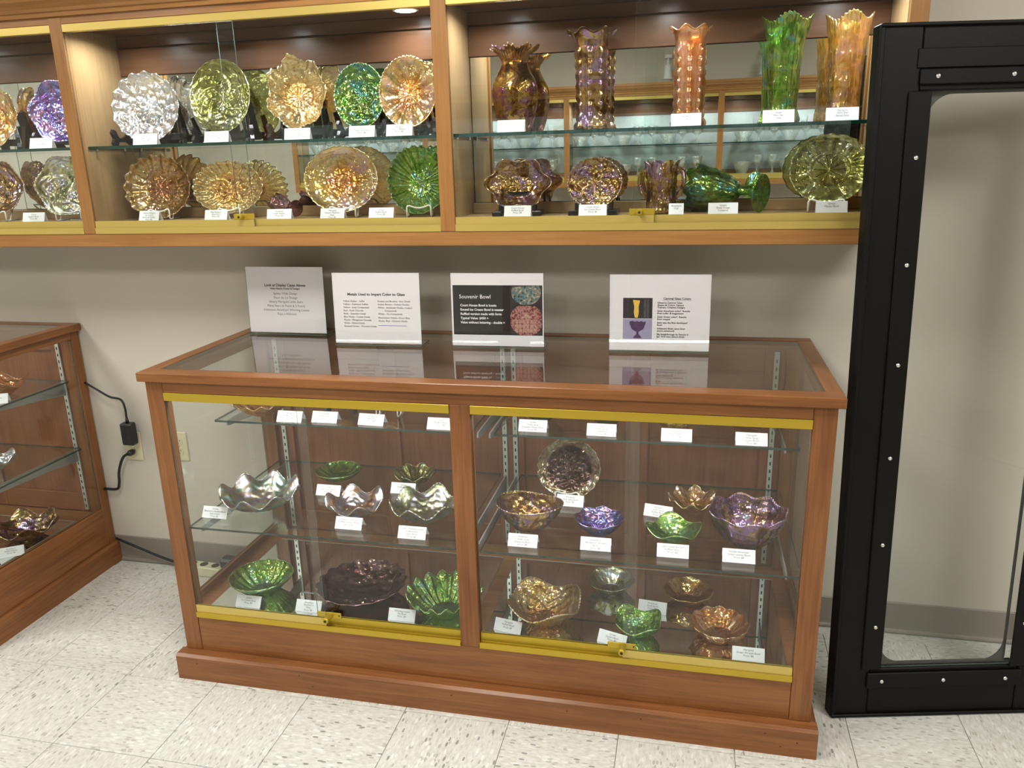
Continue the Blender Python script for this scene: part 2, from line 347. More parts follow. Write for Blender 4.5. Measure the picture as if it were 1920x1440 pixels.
def smooth_poly(p, n):
    """Catmull-Rom through 2-D points"""
    p = np.array(p, float); q = np.vstack([2*p[0]-p[1], p, 2*p[-1]-p[-2]]); out = []
    m = len(p)-1
    for t in np.linspace(0, m, n):
        i = min(int(t), m-1); u = t-i; a, b, c, d = q[i], q[i+1], q[i+2], q[i+3]
        out.append(.5*((2*b)+(c-a)*u+(2*a-5*b+4*c-d)*u*u+(3*b-a-3*c+d)*u**3))
    return np.array(out)
def rect_text(body, size, parent, name, mat, loc, rot=(0, 0, 0), align='CENTER', space=1.0, width=None, bold=0.0):
    cu = bpy.data.curves.new(name, 'FONT'); cu.body = body; cu.size = size; cu.align_x = align; cu.align_y = 'TOP'; cu.space_line = space
    cu.resolution_u = 2; cu.offset = bold; cu.fill_mode = 'FRONT'
    t = bpy.data.objects.new(name, cu); COL.objects.link(t)
    dg = bpy.context.evaluated_depsgraph_get(); me = bpy.data.meshes.new_from_object(t.evaluated_get(dg))
    bpy.data.objects.remove(t); bpy.data.curves.remove(cu)
    me.materials.clear(); me.materials.append(M[mat]); me.name = name
    o = link(name, me, parent, loc, rot)
    if width and me.vertices:
        xs = [v.co.x for v in me.vertices]; w_ = max(xs)-min(xs)
        if w_ > width: o.scale = (width/w_, width/w_, 1)
    return o

# ------------------------------------------------------------------ the room
T = .3048; TX = -1.4078; TY = -.6647
fl = tag(box('floor', XL, XR, YF, 0, -.06, -.004, 'tile', None, 0), 'speckled cream vinyl tile floor', kind='structure')
tm = mesh('tile', *(lambda m: (m.v, m.f))(MB().box(-T/2+.0009, T/2-.0009, -T/2+.0009, T/2-.0009, -.004, 0, .0008)), 'tile')
for i in range(-4, 13):
    for j in range(-6, 3):
        x, y = TX+(i+.5)*T, TY+(j+.5)*T
        if y > -.02 or x < XL+.2: continue
        me = tm
        if y+T/2 > 0:
            me = mesh('tile', *(lambda m: (m.v, m.f))(MB().box(-T/2+.0006, T/2-.0006, -T/2+.0006, -y-.001, -.004, 0, .0006)), 'tile'); r_ = 0
        else: r_ = (i+j) % 2*PI/2+PI*random.randint(0, 1)
        link('tile', me, fl, (x, y, 0), (0, 0, r_))
tag(box('wall_back', XL, XR, 0, .12, 0, CEIL, 'wall', None, 0), 'beige painted wall behind the cases', kind='structure')
tag(box('wall_front', XL, XR, YF-.12, YF, 0, CEIL, 'wall', None, 0), 'beige painted wall across the room', kind='structure')
tag(box('wall_left', XL-.12, XL, YF, 0, 0, CEIL, 'wall', None, 0), 'beige painted side wall', kind='structure')
tag(box('wall_right', XR, XR+.12, YF, 0, 0, CEIL, 'wall', None, 0), 'beige painted side wall by the black panel', kind='structure')
ce = tag(box('ceiling', XL, XR, YF, 0, CEIL, CEIL+.06, 'ceil', None, 0), 'white suspended tile ceiling', kind='structure')
for k in range(12): box('ceiling_tee', XL+.3+k*.61, XL+.325+k*.61, YF, 0, CEIL-.006, CEIL, 'tee', ce, 0)
for k in range(7): box('ceiling_tee', XL, XR, YF+.28+k*.61, YF+.305+k*.61, CEIL-.0055, CEIL, 'tee', ce, 0)
bb = MB().prism([(0, 0), (-.012, 0), (-.010, .006), (-.005, .011), (-.004, .020), (-.004, .103), (-.001, .106), (0, .106)], 0, XL, XR)
tag(bb.build('baseboard_back', 'vinyl'), 'grey vinyl base along the back wall', kind='structure')
tag(MB().prism([(YF, 0), (YF+.010, .004), (YF+.004, .02), (YF+.004, .106), (YF, .106)], 0, XL, XR).build('baseboard_front', 'vinyl'), 'grey vinyl base across the room', kind='structure')
for n_, (x, y) in enumerate(TROFFERS):
    t = tag(empty('ceiling_light', (x, y, CEIL)), 'white ceiling light panel above the room', 'light', 'ceiling light panels')
    MB().box(-.30, .30, -.30, -.285, -.012, 0).box(-.30, .30, .285, .30, -.012, 0).box(-.30, -.285, -.285, .285, -.012, 0).box(.285, .30, -.285, .285, -.012, 0).build('frame', 'tee', t)
    box('lens', -.285, .285, -.285, .285, -.006, -.001, 'troffer', t, 0)
    area('troffer_light', (0, 0, -.02), .55, .55, TROFFER_POWER, (1, .97, .905), parent=t)

# ------------------------------------------------------------------ floor display case
Y0 = -.613     # front plane of posts
def price_y(): return 0
def display_case(x0, label, cherry='case_'):
    cx, cy_, cz = (cherry+a for a in 'xyz')
    t = tag(empty('display_case', (x0, 0, 0)), label, 'display case', 'floor display cases')
    # plinth
    def plinth(a0, a1, nm, axis):
        pr = [(0, 0), (0, .078), (.009, .0845), (.030, .0845), (.030, 0)]
        return pr
    MB().prism([(-.649, 0), (-.649, .078), (-.640, .0845), (Y0+.004, .0845), (Y0+.004, 0)], 0, -.930, .930).build('plinth_front', cx, t)
    for s in (-1, 1):
        poly = [(s*.930, 0), (s*.930, .078), (s*.921, .0845), (s*.890, .0845), (s*.890, 0)]
        MB().prism(poly, 1, Y0+.0045, -.006).build('plinth_end', cy_, t)
    nails = [(-.86, .06), (-.52, .062), (-.48, .03), (-.05, .06), (.28, .055), (.48, .06), (.80, .062), (.84, .028), (.88, .045)]
    for x, z in nails: MB().lathe([(.0018, 0), (.0018, .0008)], 8, 0, (x, -.6488, z), 'y').build('nail_hole', 'slot', t)
    # posts and rails
    for s in (-1, 1):
        a, b = sorted((s*.914, s*.861))
        box('post', a, b, Y0, Y0+.035, .0845, .946, cz, t)
        box('post', a, b, -.045, -.006, .0845, .946, cz, t)
        box('end_panel', *sorted((s*.914, s*.896)), Y0+.0355, -.0455, .0845, .238, cy_, t)
        box('end_rail', *sorted((s*.914, s*.893)), Y0+.0355, -.0455, .918, .946, cy_, t)
        glassbox('end_glass', *sorted((s*.908, s*.903)), Y0+.0355, -.0455, .238, .918, 0, ('glass', 'glass_edge'), t)
    box('centre_stile', -.026, .029, Y0, Y0+.035, .2005, .9125, cz, t)
    box('top_rail', -.8605, .8605, Y0, Y0+.022, .9125, .946, cx, t)
    box('lower_panel', -.8605, .8605, Y0+.002, Y0+.022, .0845, .2005, cx, t)
    # top frame with inset glass
    box('top_board', -.9284, .9284, -.628, -.578, .946, .972, cx, t, .002)
    box('top_board', -.9284, .9284, -.046, -.003, .946, .972, cx, t, .002)
    for s in (-1, 1): box('top_board', *sorted((s*.9284, s*.888)), -.5778, -.0462, .946, .972, cy_, t, .002)
    glassbox('top_glass', -.8878, .8878, -.5776, -.0464, .964, .970, 2, ('topglass', 'glass_edge'), t)
    box('top_gasket', -.8879, .8879, -.5779, -.5755, .9665, .9712, 'blackplastic', t, 0)
    # back: rails, stiles and raised panels
    box('back_board', -.861, .861, -.018, -.008, .0845, .946, 'panel_z', t, 0)
    for a, b in ((-.861, -.80), (-.045, .045), (.80, .861), (-.455, -.395), (.395, .455)):
        box('back_stile', a, b, -.030, -.0182, .215, .945, 'panel_z', t)
    for z0_, z1_ in ((.215, .29), (.87, .945)):
        for a, b in ((-.7998, -.4552), (-.3948, -.0452), (.0452, .3948), (.4552, .7998)):
            box('back_rail', a, b, -.0295, -.0182, z0_, z1_, 'panel_x', t)
    box('deck', -.895, .895, Y0+.0225, -.0305, .200, .2135, cx, t, 0)
    for a, b in ((-.838, -.016), (.030, .850)):
        mr = glassbox('deck_mirror', a, b, Y0+.0232, -.128, .2138, .2185, 2, ('mirror', 'mirror_edge'), t)
        e = MB()
        e.prism([(-.132, .2136), (-.128, .2187), (-.124, .2187), (-.119, .2136)], 0, a, b)
        e.build('mirror_bevel', 'mirror_edge', mr)
    # shelf standards with slots
    for x in (-.834, -.020, .016, .834):
        st = box('shelf_standard', x-.008, x+.008, -.037, -.0302, .225, .935, 'zinc', t, .001)
        m = MB()
        for k in range(27): m.box(x-.0022, x+.0022, -.0376, -.0365, .237+k*.0255, .248+k*.0255)
        m.build('slots', 'slot', st)
    # glass shelves on brackets
    for zt, yf in ((.489, -.588), (.758, -.392)):
        for a, b in ((-.862, -.036), (.034, .868)):
            glassbox('glass_shelf', a, b, yf, -.040, zt-.0065, zt, 2, ('shelf', 'case_shelf_edge'), t)
            for x in ((-.834 if a < 0 else .016), (-.020 if a < 0 else .834)):
                pr = [(-.038, zt-.007), (yf+.022, zt-.007), (yf+.020, zt-.022), (yf+.034, zt-.026), (-.16, zt-.045), (-.038, zt-.06)]
                MB().prism(pr, 0, x-.0022, x+.0022).build('shelf_bracket', 'bracket', t)
    # brass tracks, sliding doors, locks
    for a, b, fr in ((-.8605, -.0265, -1), (.0295, .8605, 1)):
        box('top_track', a, b, Y0-.002, Y0+.020, .889, .9123, 'brass', t, .001)
        tr = MB(); tr.box(a, b, Y0-.003, Y0+.022, .2003, .2100); tr.box(a, b, Y0-.003, Y0-.0005, .21, .2175); tr.box(a, b, Y0+.0095, Y0+.0115, .21, .216); tr.box(a, b, Y0+.020, Y0+.022, .21, .2175)
        tr.build('bottom_track', 'brass', t)
        mid = -.445 if fr < 0 else .4475
        # outer door in front, inner door behind, overlapping near the middle
        lo, hi = (a, mid+.012), (mid-.022, b)
        outer, inner = (lo, hi) if fr < 0 else ((mid-.022, b), (a, mid+.014))
        for (u0, u1), yy, nm in ((outer, Y0+.0045, 'o'), (inner, Y0+.0155, 'i')):
            d = glassbox('sliding_door', u0+.001, u1-.001, yy-.0022, yy+.0022, .212, .905, 1, ('glass', 'glass_edge'), t)
            MB().box(u0+.001, u1-.001, yy-.0042, yy-.0023, .211, .2415).box(u0+.001, u1-.001, yy+.0023, yy+.0040, .211, .2415).build('door_shoe', 'brass_lit' if nm == 'o' else 'brass', d)
        lx = mid+(.022 if fr < 0 else -.022)
        lk = MB().box(lx-.040, lx+.036, Y0+.004, Y0+.0075, .2415, .2600, .001)
        lk.lathe([(.0085, -.004), (.0095, 0), (.0095, .028), (.0080, .031)], 20, 0, (lx, Y0+.004, .249), 'y')
        lo_ = lk.build('door_lock', 'brass', t)
        MB().lathe([(.004, .0310), (.004, .0318)], 14, 0, (lx, Y0+.004, .249), 'y').build('keyway', 'slot', lo_)
        MB().lathe([(.0022, 0), (.0022, .0010)], 10, 0, (lx+.030, Y0+.004, .252), 'y').build('lock_screw', 'slot', lo_)
        # led strip tucked behind the top rail
        box('led_strip', a+.03, b-.03, Y0+.026, Y0+.036, .9385, .9445, 'led', t, 0)
        area('case_strip_light', ((a+b)/2, Y0+.040, .936), b-a-.08, .012, CASE_POWER, (.95, .97, 1), (.16, 0, 0), parent=t, spread=2.0)
    return t
CASE_POWER = 1.15
case0 = display_case(0, 'cherry wood floor display case with four printed signs standing on its glass top')
display_case(-2.5625, 'cherry wood floor display case beside the wall outlet, cut off by the photo edge')

case2 = copy_tree(case0); case2.location = (.30, YF, 0); case2.rotation_euler = (0, 0, PI)  # added unseen case; its dark wood cuts bright reflections in the front panes
tag(case2, 'added empty cherry wood floor display case across the room, dimming the pane reflections')

# ------------------------------------------------------------------ wall cabinet
def wall_cabinet(loc, rotz, label, stiles, full=True, sides=True):
    t = tag(empty('wall_cabinet', loc, (0, 0, rotz)), label, 'wall cabinet')
    F = -.270
    xa, xb = stiles[0]-.022, stiles[-1]+.022
    box('bottom_rail', xa, xb, F, F+.02, 1.280, 1.3205, 'wall_x', t)
    box('floor_board', xa, xb, F+.0202, -.004, 1.3250, 1.3545, 'pale_x', t, 0)
    box('back_board', xa, xb, -.018, -.004, 1.355, 1.95, 'dark_x', t, 0)
    box('header_rail', xa, xb, F, F+.02, 1.9345, 1.962, 'wall_x', t)
    box('ceiling_board', xa, xb, F+.0202, -.0185, 1.930, 1.945, 'dark_x', t, 0)
    cr = [(F-.001, 1.954), (F-.010, 1.955), (F-.012, 1.966), (F-.018, 1.968), (F-.024, 1.976), (F-.044, 1.992), (F-.050, 2.004), (F-.058, 2.006), (F-.058, 2.024), (F-.001, 2.024)]
    MB().prism(cr, 0, xa-.03, xb+.03).build('crown', 'wall_x', t)
    box('top_board', xa, xb, F, -.004, 2.0, 2.02, 'wall_x', t, 0)
    for x in stiles: box('stile', x-.0215, x+.0215, F-.002, F+.0195, 1.3207, 1.9543, 'wall_z', t)
    for x in stiles: box('partition', x-.0135, x+.0135, F+.0203, -.0185, 1.3547, 1.9298, 'pale_z', t, 0)
    for a, b in zip(stiles[:-1], stiles[1:]):
        u0, u1 = a+.0215, b-.0215; i0, i1 = a+.0137, b-.0137
        box('upper_back_board', i0, i1, -.030, -.0182, 1.8955, 1.9295, 'dark_x', t)
        box('upper_back_board', i0, i1, -.030, -.0182, 1.8085, 1.8915, 'dark_x', t)
        box('lower_back_strip', i0, i1, -.045, -.0182, 1.3548, 1.386, 'pale_x', t)
        if full: glassbox('back_mirror', i0+.004, i1-.004, -.0285, -.0184, 1.388, 1.8065, 1, ('mirror', 'mirror_edge'), t)
        else: box('back_sheet', i0, i1, -.028, -.0184, 1.388, 1.8065, 'palesheet', t, 0)
        glassbox('glass_shelf', i0+.002, i1-.002, -.236, -.034, 1.578, 1.587, 2, ('shelf', 'shelf_edge'), t)
        for xs in (i0+.004, i1-.004):
            for ys in (-.20, -.07): MB().lathe([(.004, -.004), (.004, .0)], 10, 0, (xs, ys, 1.5775)).build('shelf_pin', 'steel', t)
        box('top_track', u0, u1, F-.001, F+.018, 1.9125, 1.9343, 'brass_lit', t, .001)
        tr = MB().box(u0, u1, F-.002, F+.018, 1.3208, 1.331).box(u0, u1, F-.002, F+.0, 1.331, 1.340).box(u0, u1, F+.0165, F+.018, 1.331, 1.340)
        tr.build('bottom_track', 'brass_lit', t)
        mid = u0+(u1-u0)*.462
        for (p0, p1), yy in (((u0+.001, mid+.028), F+.0045), ((mid-.028, u1-.001), F+.0125)):
            d = glassbox('sliding_door', p0, p1, yy-.002, yy+.002, 1.333, 1.928, 1, ('glass', 'glass_edge'), t)
            MB().box(p0, p1, yy-.0036, yy-.0021, 1.332, 1.3605).box(p0, p1, yy+.0021, yy+.0034, 1.332, 1.3605).build('door_shoe', 'brass_lit', d)
        lx = mid-.010
        lk = MB().box(lx-.028, lx+.040, F-.0005, F+.0022, 1.3607, 1.378, .001).lathe([(.0075, 0), (.0085, .002), (.0085, .018), (.007, .020)], 18, 0, (lx, F, 1.369), 'y').build('door_lock', 'brass', t)
        MB().lathe([(.0035, .0200), (.0035, .0208)], 12, 0, (lx, F, 1.369), 'y').build('keyway', 'slot', lk)
        n = 3
        for k in range(n):
            x = a+(b-a)*(k+.5)/n + ((.06 if k == 2 else (-.06 if k == 0 else 0)))
            yp = -.135 if (abs(x+.24) < .05 and full) else -.200
            MB().lathe([(.036, .004), (.037, -.0005), (.036, -.0012), (.030, -.0012)], 28, 0, (x, yp, 1.9297)).build('puck_light', 'lampwhite', t)
            MB().lathe([(.029, -.0013), (.029, -.0020)], 28, 0, (x, yp, 1.9297)).build('puck_lens', 'led', t)
            area('puck_beam', (x, yp, 1.926), .05, .05, PUCK_POWER if full else PUCK_POWER*1.1, (.90, .95, 1), shape='DISK', parent=t, spread=2.75)
    return t
PUCK_POWER = 1.9
wall_cabinet((0, 0, 0), 0, 'long honey wood wall cabinet with brass tracked glass doors above the display case', [-2.49, -1.298, -.110, 1.0765])
wall_cabinet((0, YF, 0), PI, 'wooden wall cabinet across the room, seen in the cabinet mirrors', [-1.9, -.75, .40, 1.55, 2.7], False)

# ------------------------------------------------------------------ printed signs on the case top
ZTOP = .9702
def sign(x, y, yaw, lean, label, fill):
    t = tag(empty('sign_holder', (x, y, .9725), (0, 0, yaw)), label, 'sign', 'printed signs on the case top')
    up = empty('upright', (0, 0, .0035), (-lean, 0, 0), t)
    h, wd = .2205, .280
    glassbox('front_sheet', -wd/2, wd/2, -.0022, -.0007, 0, h, 1, ('acrylic', 'glass_edge'), up)
    glassbox('back_sheet', -wd/2, wd/2, .0007, .0022, 0, h, 1, ('acrylic', 'glass_edge'), up)
    glassbox('foot', -wd/2, wd/2, -.008, .075, 0, .003, 2, ('acrylic', 'glass_edge'), t)
    pap = box('paper', -.1395, .1395, -.0004, .0004, .003, .2195, 'paper', up, 0)
    fill(up, wd, h)
    return t
YPR = -.00055
def line(p, txt, size, x, z, mat='ink', align='CENTER', bold=0.0, width=None):
    o = rect_text(txt, size, p, 'lettering', mat, (x, YPR-.0003, z), (PI/2, 0, 0), align, 1.0, width, bold); return o
def flat(p, name, x0, x1, z0, z1, mat, d=.0002): return box(name, x0, x1, YPR-d, YPR, z0, z1, mat, p, 0)
def poly_print(p, name, pts, mat, d=.0004): return MB().prism(pts, 1, YPR-d, YPR).build(name, mat, p)
def s1(p, w_, h):
    line(p, 'Look at Display Cases Above', .0125, 0, .166, bold=.0003); line(p, 'Note Nature Scenes & Designs', .0085, 0, .153, bold=.0002)
    for k, s in enumerate(('Spider Web Design', 'Fleur de Lis Design', 'Silvery Marigold Little Stars', 'Many Stars (6 Point & 5 Point)', 'Iridescent Amethyst Whirling Leaves', 'Rays n Ribbons')):
        line(p, s, .0112, 0, .138-k*.0135, 'greyink')
def s2(p, w_, h):
    line(p, 'Metals Used to Impart Color to Glass', .0120, .0, .160, bold=.0003)
    A = ('Yellow-Amber - Sulfur', 'Yellow - Cadmium Sulfide', 'Yellow - Lead Compounds', 'Red - Gold Chloride', 'Reds - Selenium Oxide', 'Blue-Violet - Cobalt Oxide', 'Purple - Manganese Dioxide', 'Violet - Nickel Oxide', 'Emerald Green - Chromic Oxide')
    for k, s in enumerate(A): line(p, s, .0078, -.108, .137-k*.0097, 'ink', 'LEFT')
    for k, s in enumerate(('Greens and Browns - Iron Oxide', 'Amber Brown - Carbon Oxides', 'White - Antimony Oxides, Copper', '          Compounds', 'White - Tin Compounds', 'Fluorescent Yellow, Green Blue,', 'Green, Red - Uranium Oxide')):
        line(p, s, .0078, .004, .137-k*.0097-(.002 if k > 4 else 0), 'ink', 'LEFT')
    flat(p, 'blue_rule', .004, .095, .0580, .0592, 'blueink')
def printed(name, stops, scale):
    m, nt, out = nmat(name); co = obj_coord(nt)
    v = N(nt, 'ShaderNodeTexVoronoi', Scale=scale); L(nt, co, v.inputs[0]); z = N(nt, 'ShaderNodeTexNoise', Scale=scale*.5, Detail=4.0, Distortion=1.5); L(nt, co, z.inputs[0])
    p = N(nt, 'ShaderNodeBsdfPrincipled', Roughness=.5); L(nt, ramp(nt, math_n(nt, 'MULTIPLY_ADD', v.outputs['Distance'], .45, math_n(nt, 'MULTIPLY', z.outputs[0], .75)), stops), p.inputs['Base Color'])
    L(nt, p.outputs[0], out.inputs[0]); return m
M['photo1'] = printed('printed_blue_bowl', [(.42, (.015, .02, .03)), (.54, (.05, .18, .20)), (.66, (.20, .14, .07)), (.82, (.40, .45, .42))], 130)
M['photo2'] = printed('printed_red_bowl', [(.42, (.06, .01, .012)), (.54, (.22, .05, .055)), (.68, (.42, .24, .19)), (.82, (.16, .03, .04))], 160)
M['photopink'] = printed('printed_pink_windows', [(.42, (.20, .07, .06)), (.56, (.48, .32, .25)), (.72, (.36, .18, .15))], 260)
M['photogold'] = plain('printed_gold', (.70, .45, .07), .6, noise=.3, nscale=150)
M['photodark'] = plain('printed_dark', (.02, .015, .02), .6)
M['photolilac'] = plain('printed_lilac', (.30, .28, .42), .6)
M['photoviolet'] = plain('printed_violet', (.07, .03, .09), .6, noise=.4, nscale=150)
M['photogrey'] = plain('printed_grey', (.055, .06, .06), .5, noise=.6, nscale=140)
def disc(cx_, cz_, rx, rz, n=28, a0=0, a1=2*PI): return [(cx_+rx*math.cos(a0+(a1-a0)*k/n), cz_+rz*math.sin(a0+(a1-a0)*k/n)) for k in range(n)]
def s3(p, w_, h):
    flat(p, 'black_print', -.134, .136, .036, .184, 'blackprint')
    for k, (s, z) in enumerate(((('Souvenir Bowl'), .158),)):
        line(p, s, .0165, -.115, z, 'whiteink', 'LEFT').location.y -= .0003
    for k, s in enumerate(('Court House Bowl is Iconic', 'Round Ice Cream Bowl is master', 'Ruffled version made with form', 'Typical Value: $450 +', 'Value without lettering - double +')):
        line(p, s, .0098, -.112, .129-k*.0128, 'whiteink', 'LEFT', .00025).location.y -= .0003
    flat(p, 'photo_ground', .040, .1345, .126, .183, 'photodark', .0004); flat(p, 'photo_ground', .040, .1345, .0365, .1245, 'photodark', .0004)
    c_ = [q for q in disc(.088, .163, .044, .037) if q[1] <= .1831]; c_.append((.127, .183)); c_.sort(key=lambda q: math.atan2(q[1]-.150, q[0]-.088))
    poly_print(p, 'photo_bowl', c_, 'photo1', .0007)
    c_ = [(max(.0405, min(.134, a)), max(.037, min(.124, b))) for a, b in disc(.088, .082, .050, .048, 40)]
    poly_print(p, 'photo_bowl', c_, 'photo2', .0007)
    for k in range(6):
        for q in range(3): flat(p, 'photo_detail', .055+k*.011, .063+k*.011, .046+q*.013, .056+q*.013, 'photopink', .0009)
    poly_print(p, 'photo_detail', [(.070, .088), (.106, .088), (.088, .104)], 'photopink', .0009)
def s4(p, w_, h):
    flat(p, 'photo_ground', -.1015, -.0195, .095, .1535, 'photodark'); flat(p, 'photo_ground', -.1015, -.0195, .0355, .0935, 'photolilac')
    v = [(-.068, .097), (-.060, .097), (-.057, .112), (-.058, .128), (-.054, .146), (-.074, .148), (-.070, .128), (-.071, .112)]
    poly_print(p, 'photo_vase', v, 'photogold')
    for q in (-.040, -.032): poly_print(p, 'photo_vase', [(q-.003, .097), (q+.003, .097), (q+.003, .150), (q-.003, .150)], 'photogrey')
    u = [(-.072, .038), (-.048, .038), (-.050, .043), (-.057, .050), (-.057, .056), (-.044, .064), (-.038, .080), (-.037, .087), (-.044, .085), (-.050, .088), (-.056, .085), (-.062, .088), (-.068, .085), (-.074, .088), (-.083, .086), (-.082, .078), (-.076, .064), (-.063, .056), (-.063, .050), (-.070, .043)]
    poly_print(p, 'photo_compote', u, 'photoviolet')
    line(p, 'Carnival Glass Colors', .0085, .048, .156, bold=.0002); flat(p, 'underline', .008, .088, .1465, .1470, 'ink')
    rows = ['Observe Carnival Glass', 'Shapes & Colors, Nature', 'Themes, Creative Designs', 'Quiz: Amethyst color?  Results', 'from sulfur & magnesium', 'Quiz: Green color?  Results', 'from copper', 'Satin was the first developed', 'finish', 'Iridescent finish came later', '(more advanced)', 'Big breakthrough by Fenton in', 'Jan 1910 was radium finish']
    z = .1435
    for k, s in enumerate(rows):
        if k in (3, 5, 7, 9, 11): z -= .0035
        line(p, s, .0072, -.006, z, 'ink', 'LEFT', .0001)
        if k in (0, 3, 5, 7, 9, 11): line(p, '-', .007, -.013, z, 'ink', 'LEFT')
        z -= .0066
sign(-.7308, -.1147, -.0186, .05, 'white sign headed Look at Display Cases Above', s1)
sign(-.3626, -.2371, .0201, .05, 'white sign listing metals used to color glass in two columns', s2)
sign(.0147, -.2314, .0212, .045, 'white sign with a black Souvenir Bowl picture panel', s3)
sign(.4875, -.2385, .0275, .02, 'white sign with two photos beside Carnival Glass Colors bullet points', s4)

# ------------------------------------------------------------------ black framed panel standing on the floor
fr = tag(empty('framed_panel', (.9901, -.4724, 0.0012), (-.049, 0, .2253)), 'tall black metal framed clear panel standing beside the display case', 'framed panel')
W, H = .607, 1.790
box('side_frame', 0, .100, 0, .040, 0, H, 'black', fr, .003); box('side_frame', W-.100, W, 0, .040, 0, H, 'black', fr, .003)
box('head_frame', .1003, W-.1003, .002, .040, 1.643, H, 'black', fr, .003); box('foot_frame', .1003, W-.1003, .002, .040, .0, .146, 'black', fr, .003)
box('frame_lip', 0.0005, W-.0005, -.007, .0, 1.782, H-.0005, 'black', fr, .002); box('frame_lip', .0005, W-.0005, -.007, 0, .0005, .010, 'black', fr, .002)
box('frame_lip', .0005, .0105, -.006, 0, .0105, 1.7815, 'black', fr, .002); box('frame_lip', W-.0105, W-.0005, -.006, 0, .0105, 1.7815, 'black', fr, .002)
box('retaining_strip', .0747, .128, -.006, -.0002, .147, 1.642, 'black', fr, .002); box('retaining_strip', W-.128, W-.0747, -.006, -.0002, .147, 1.642, 'black', fr, .002)
box('retaining_strip', .0915, W-.0915, -.006, -.0002, .089, .1355, 'black', fr, .002); box('retaining_strip', .0975, W-.0975, -.007, -.0002, 1.656, 1.6895, 'black', fr, .002)
box('raised_bar', .0905, W-.0905, -.004, -.0002, 1.6915, 1.7345, 'black', fr, .002)
glassbox('clear_sheet', .105, W-.105, .008, .013, .1465, 1.6425, 1, ('glass', 'glass_edge'), fr)
# backing sheet with a rounded opening
def rrect(x0, x1, z0, z1, r, n=8):
    out = []
    for cx_, cz_, a in ((x1-r, z1-r, 0), (x0+r, z1-r, PI/2), (x0+r, z0+r, PI), (x1-r, z0+r, 1.5*PI)):
        for k in range(n+1): out.append((cx_+r*math.cos(a+PI/2*k/n), cz_+r*math.sin(a+PI/2*k/n)))
    return out
inn = rrect(.1345, W-.1345, .152, 1.637, .058); cxm, czm = W/2, .8945
outr = []
for a, b in inn:
    sx, sz = a-cxm, b-czm; k = min((W/2-.127)/abs(sx) if abs(sx) > 1e-6 else 9e9, .749/abs(sz) if abs(sz) > 1e-6 else 9e9); outr.append((cxm+sx*k, czm+sz*k))
n = len(inn); v = [(a, .022, b) for a, b in inn]+[(a, .022, b) for a, b in outr]+[(a, .025, b) for a, b in inn]+[(a, .025, b) for a, b in outr]
f = []
for k in range(n):
    j = (k+1) % n
    f += [(k, j, n+j, n+k), (2*n+k, 3*n+k, 3*n+j, 2*n+j), (k, 2*n+k, 2*n+j, j)]
mb = MB(); mb.add(v, f); mb.build('backing_sheet', 'plate_back', fr)
scr = [(.1025, z) for z in (1.4935, 1.2436, .997, .754, .515, .276)]+[(W-.1025, z) for z in (1.4935, 1.2436, .997, .754, .515, .276)]+[(x, .111) for x in (.132, .3007, .4704)]+[(x, 1.6733) for x in (.138, .3123, .469)]
for x, z in scr: MB().lathe([(.0062, 0), (.0058, .002), (.0035, .0042), (.001, .005)], 14, 0, (x, -.0058, z), 'y').build('screw', 'steel', fr, smooth=True)

# ------------------------------------------------------------------ outlets, adapter, cords, power strip
def outlet(x, z, label):
    t = tag(empty('wall_outlet', (x, 0, z)), label, 'outlet', 'wall outlets')
    pl = box('cover_plate', -.035, .035, -.006, 0, -.0575, .0575, 'almond', t, .004)
    for s in (1, -1):
        r = MB().prism([(a, b+s*.0195) for a, b in [(.0165*math.cos(q), max(-.0135, min(.0135, .0175*math.sin(q)))) for q in np.linspace(0, 2*PI, 28, endpoint=False)]], 1, -.0078, -.0055).build('receptacle', 'almond', t)
        sl = MB().box(-.0075, -.0055, -.0083, -.0078, s*.0195+.001, s*.0195+.009).box(.0055, .0075, -.0083, -.0078, s*.0195+.001, s*.0195+.009)
        sl.lathe([(.0026, .0078), (.0026, .0083)], 10, 0, (0, 0, s*.0195-.006), 'y').build('outlet_slots', 'outletdark', r)
    MB().lathe([(.003, .006), (.003, .0072)], 12, 0, (0, 0, 0), 'y').build('plate_screw', 'steel', t)
outlet(-1.494, .4935, 'almond wall outlet with the black power adapter plugged into it')
outlet(-1.294, .503, 'empty almond wall outlet seen through the case end glass')
ad = tag(empty('power_adapter', (-1.474, -.04, .555)), 'black power adapter brick hanging by the wall outlet', 'power adapter')
box('brick', -.025, .025, -.018, .016, -.040, .046, 'blackplastic', ad, .005)
MB().lathe([(.007, 0), (.006, .012), (.0045, .020)], 14, 0, (0, 0, .0455)).build('strain_relief', 'blackplastic', ad, smooth=True)
def cable(name, label, ctrl, r, n=40, mat='cable'):
    P = np.array(ctrl, float); xs = []
    q = np.vstack([2*P[0]-P[1], P, 2*P[-1]-P[-2]]); m = len(P)-1
    for t_ in np.linspace(0, m, n):
        i = min(int(t_), m-1); u = t_-i; a, b, c, d = q[i:i+4]
        xs.append(.5*((2*b)+(c-a)*u+(2*a-5*b+4*c-d)*u*u+(3*b-a-3*c+d)*u**3))
    o = MB().tube(xs, r, 10).build(name, mat, smooth=True)
    if label: tag(o, label, 'cord', 'black power cords')
    return o
cable('power_cable', 'black cord running from the case to the top of the adapter brick', [(-1.648, -.018, .745), (-1.60, -.022, .722), (-1.54, -.030, .697), (-1.49, -.036, .690), (-1.474, -.040, .660), (-1.474, -.040, .622)], .0040)
pc = cable('power_cable', 'black plug cord looping from the wall outlet back behind the case', [(-1.497, -.028, .474), (-1.525, -.034, .455), (-1.552, -.034, .40), (-1.565, -.030, .345), (-1.585, -.024, .318), (-1.648, -.018, .312)], .0052)
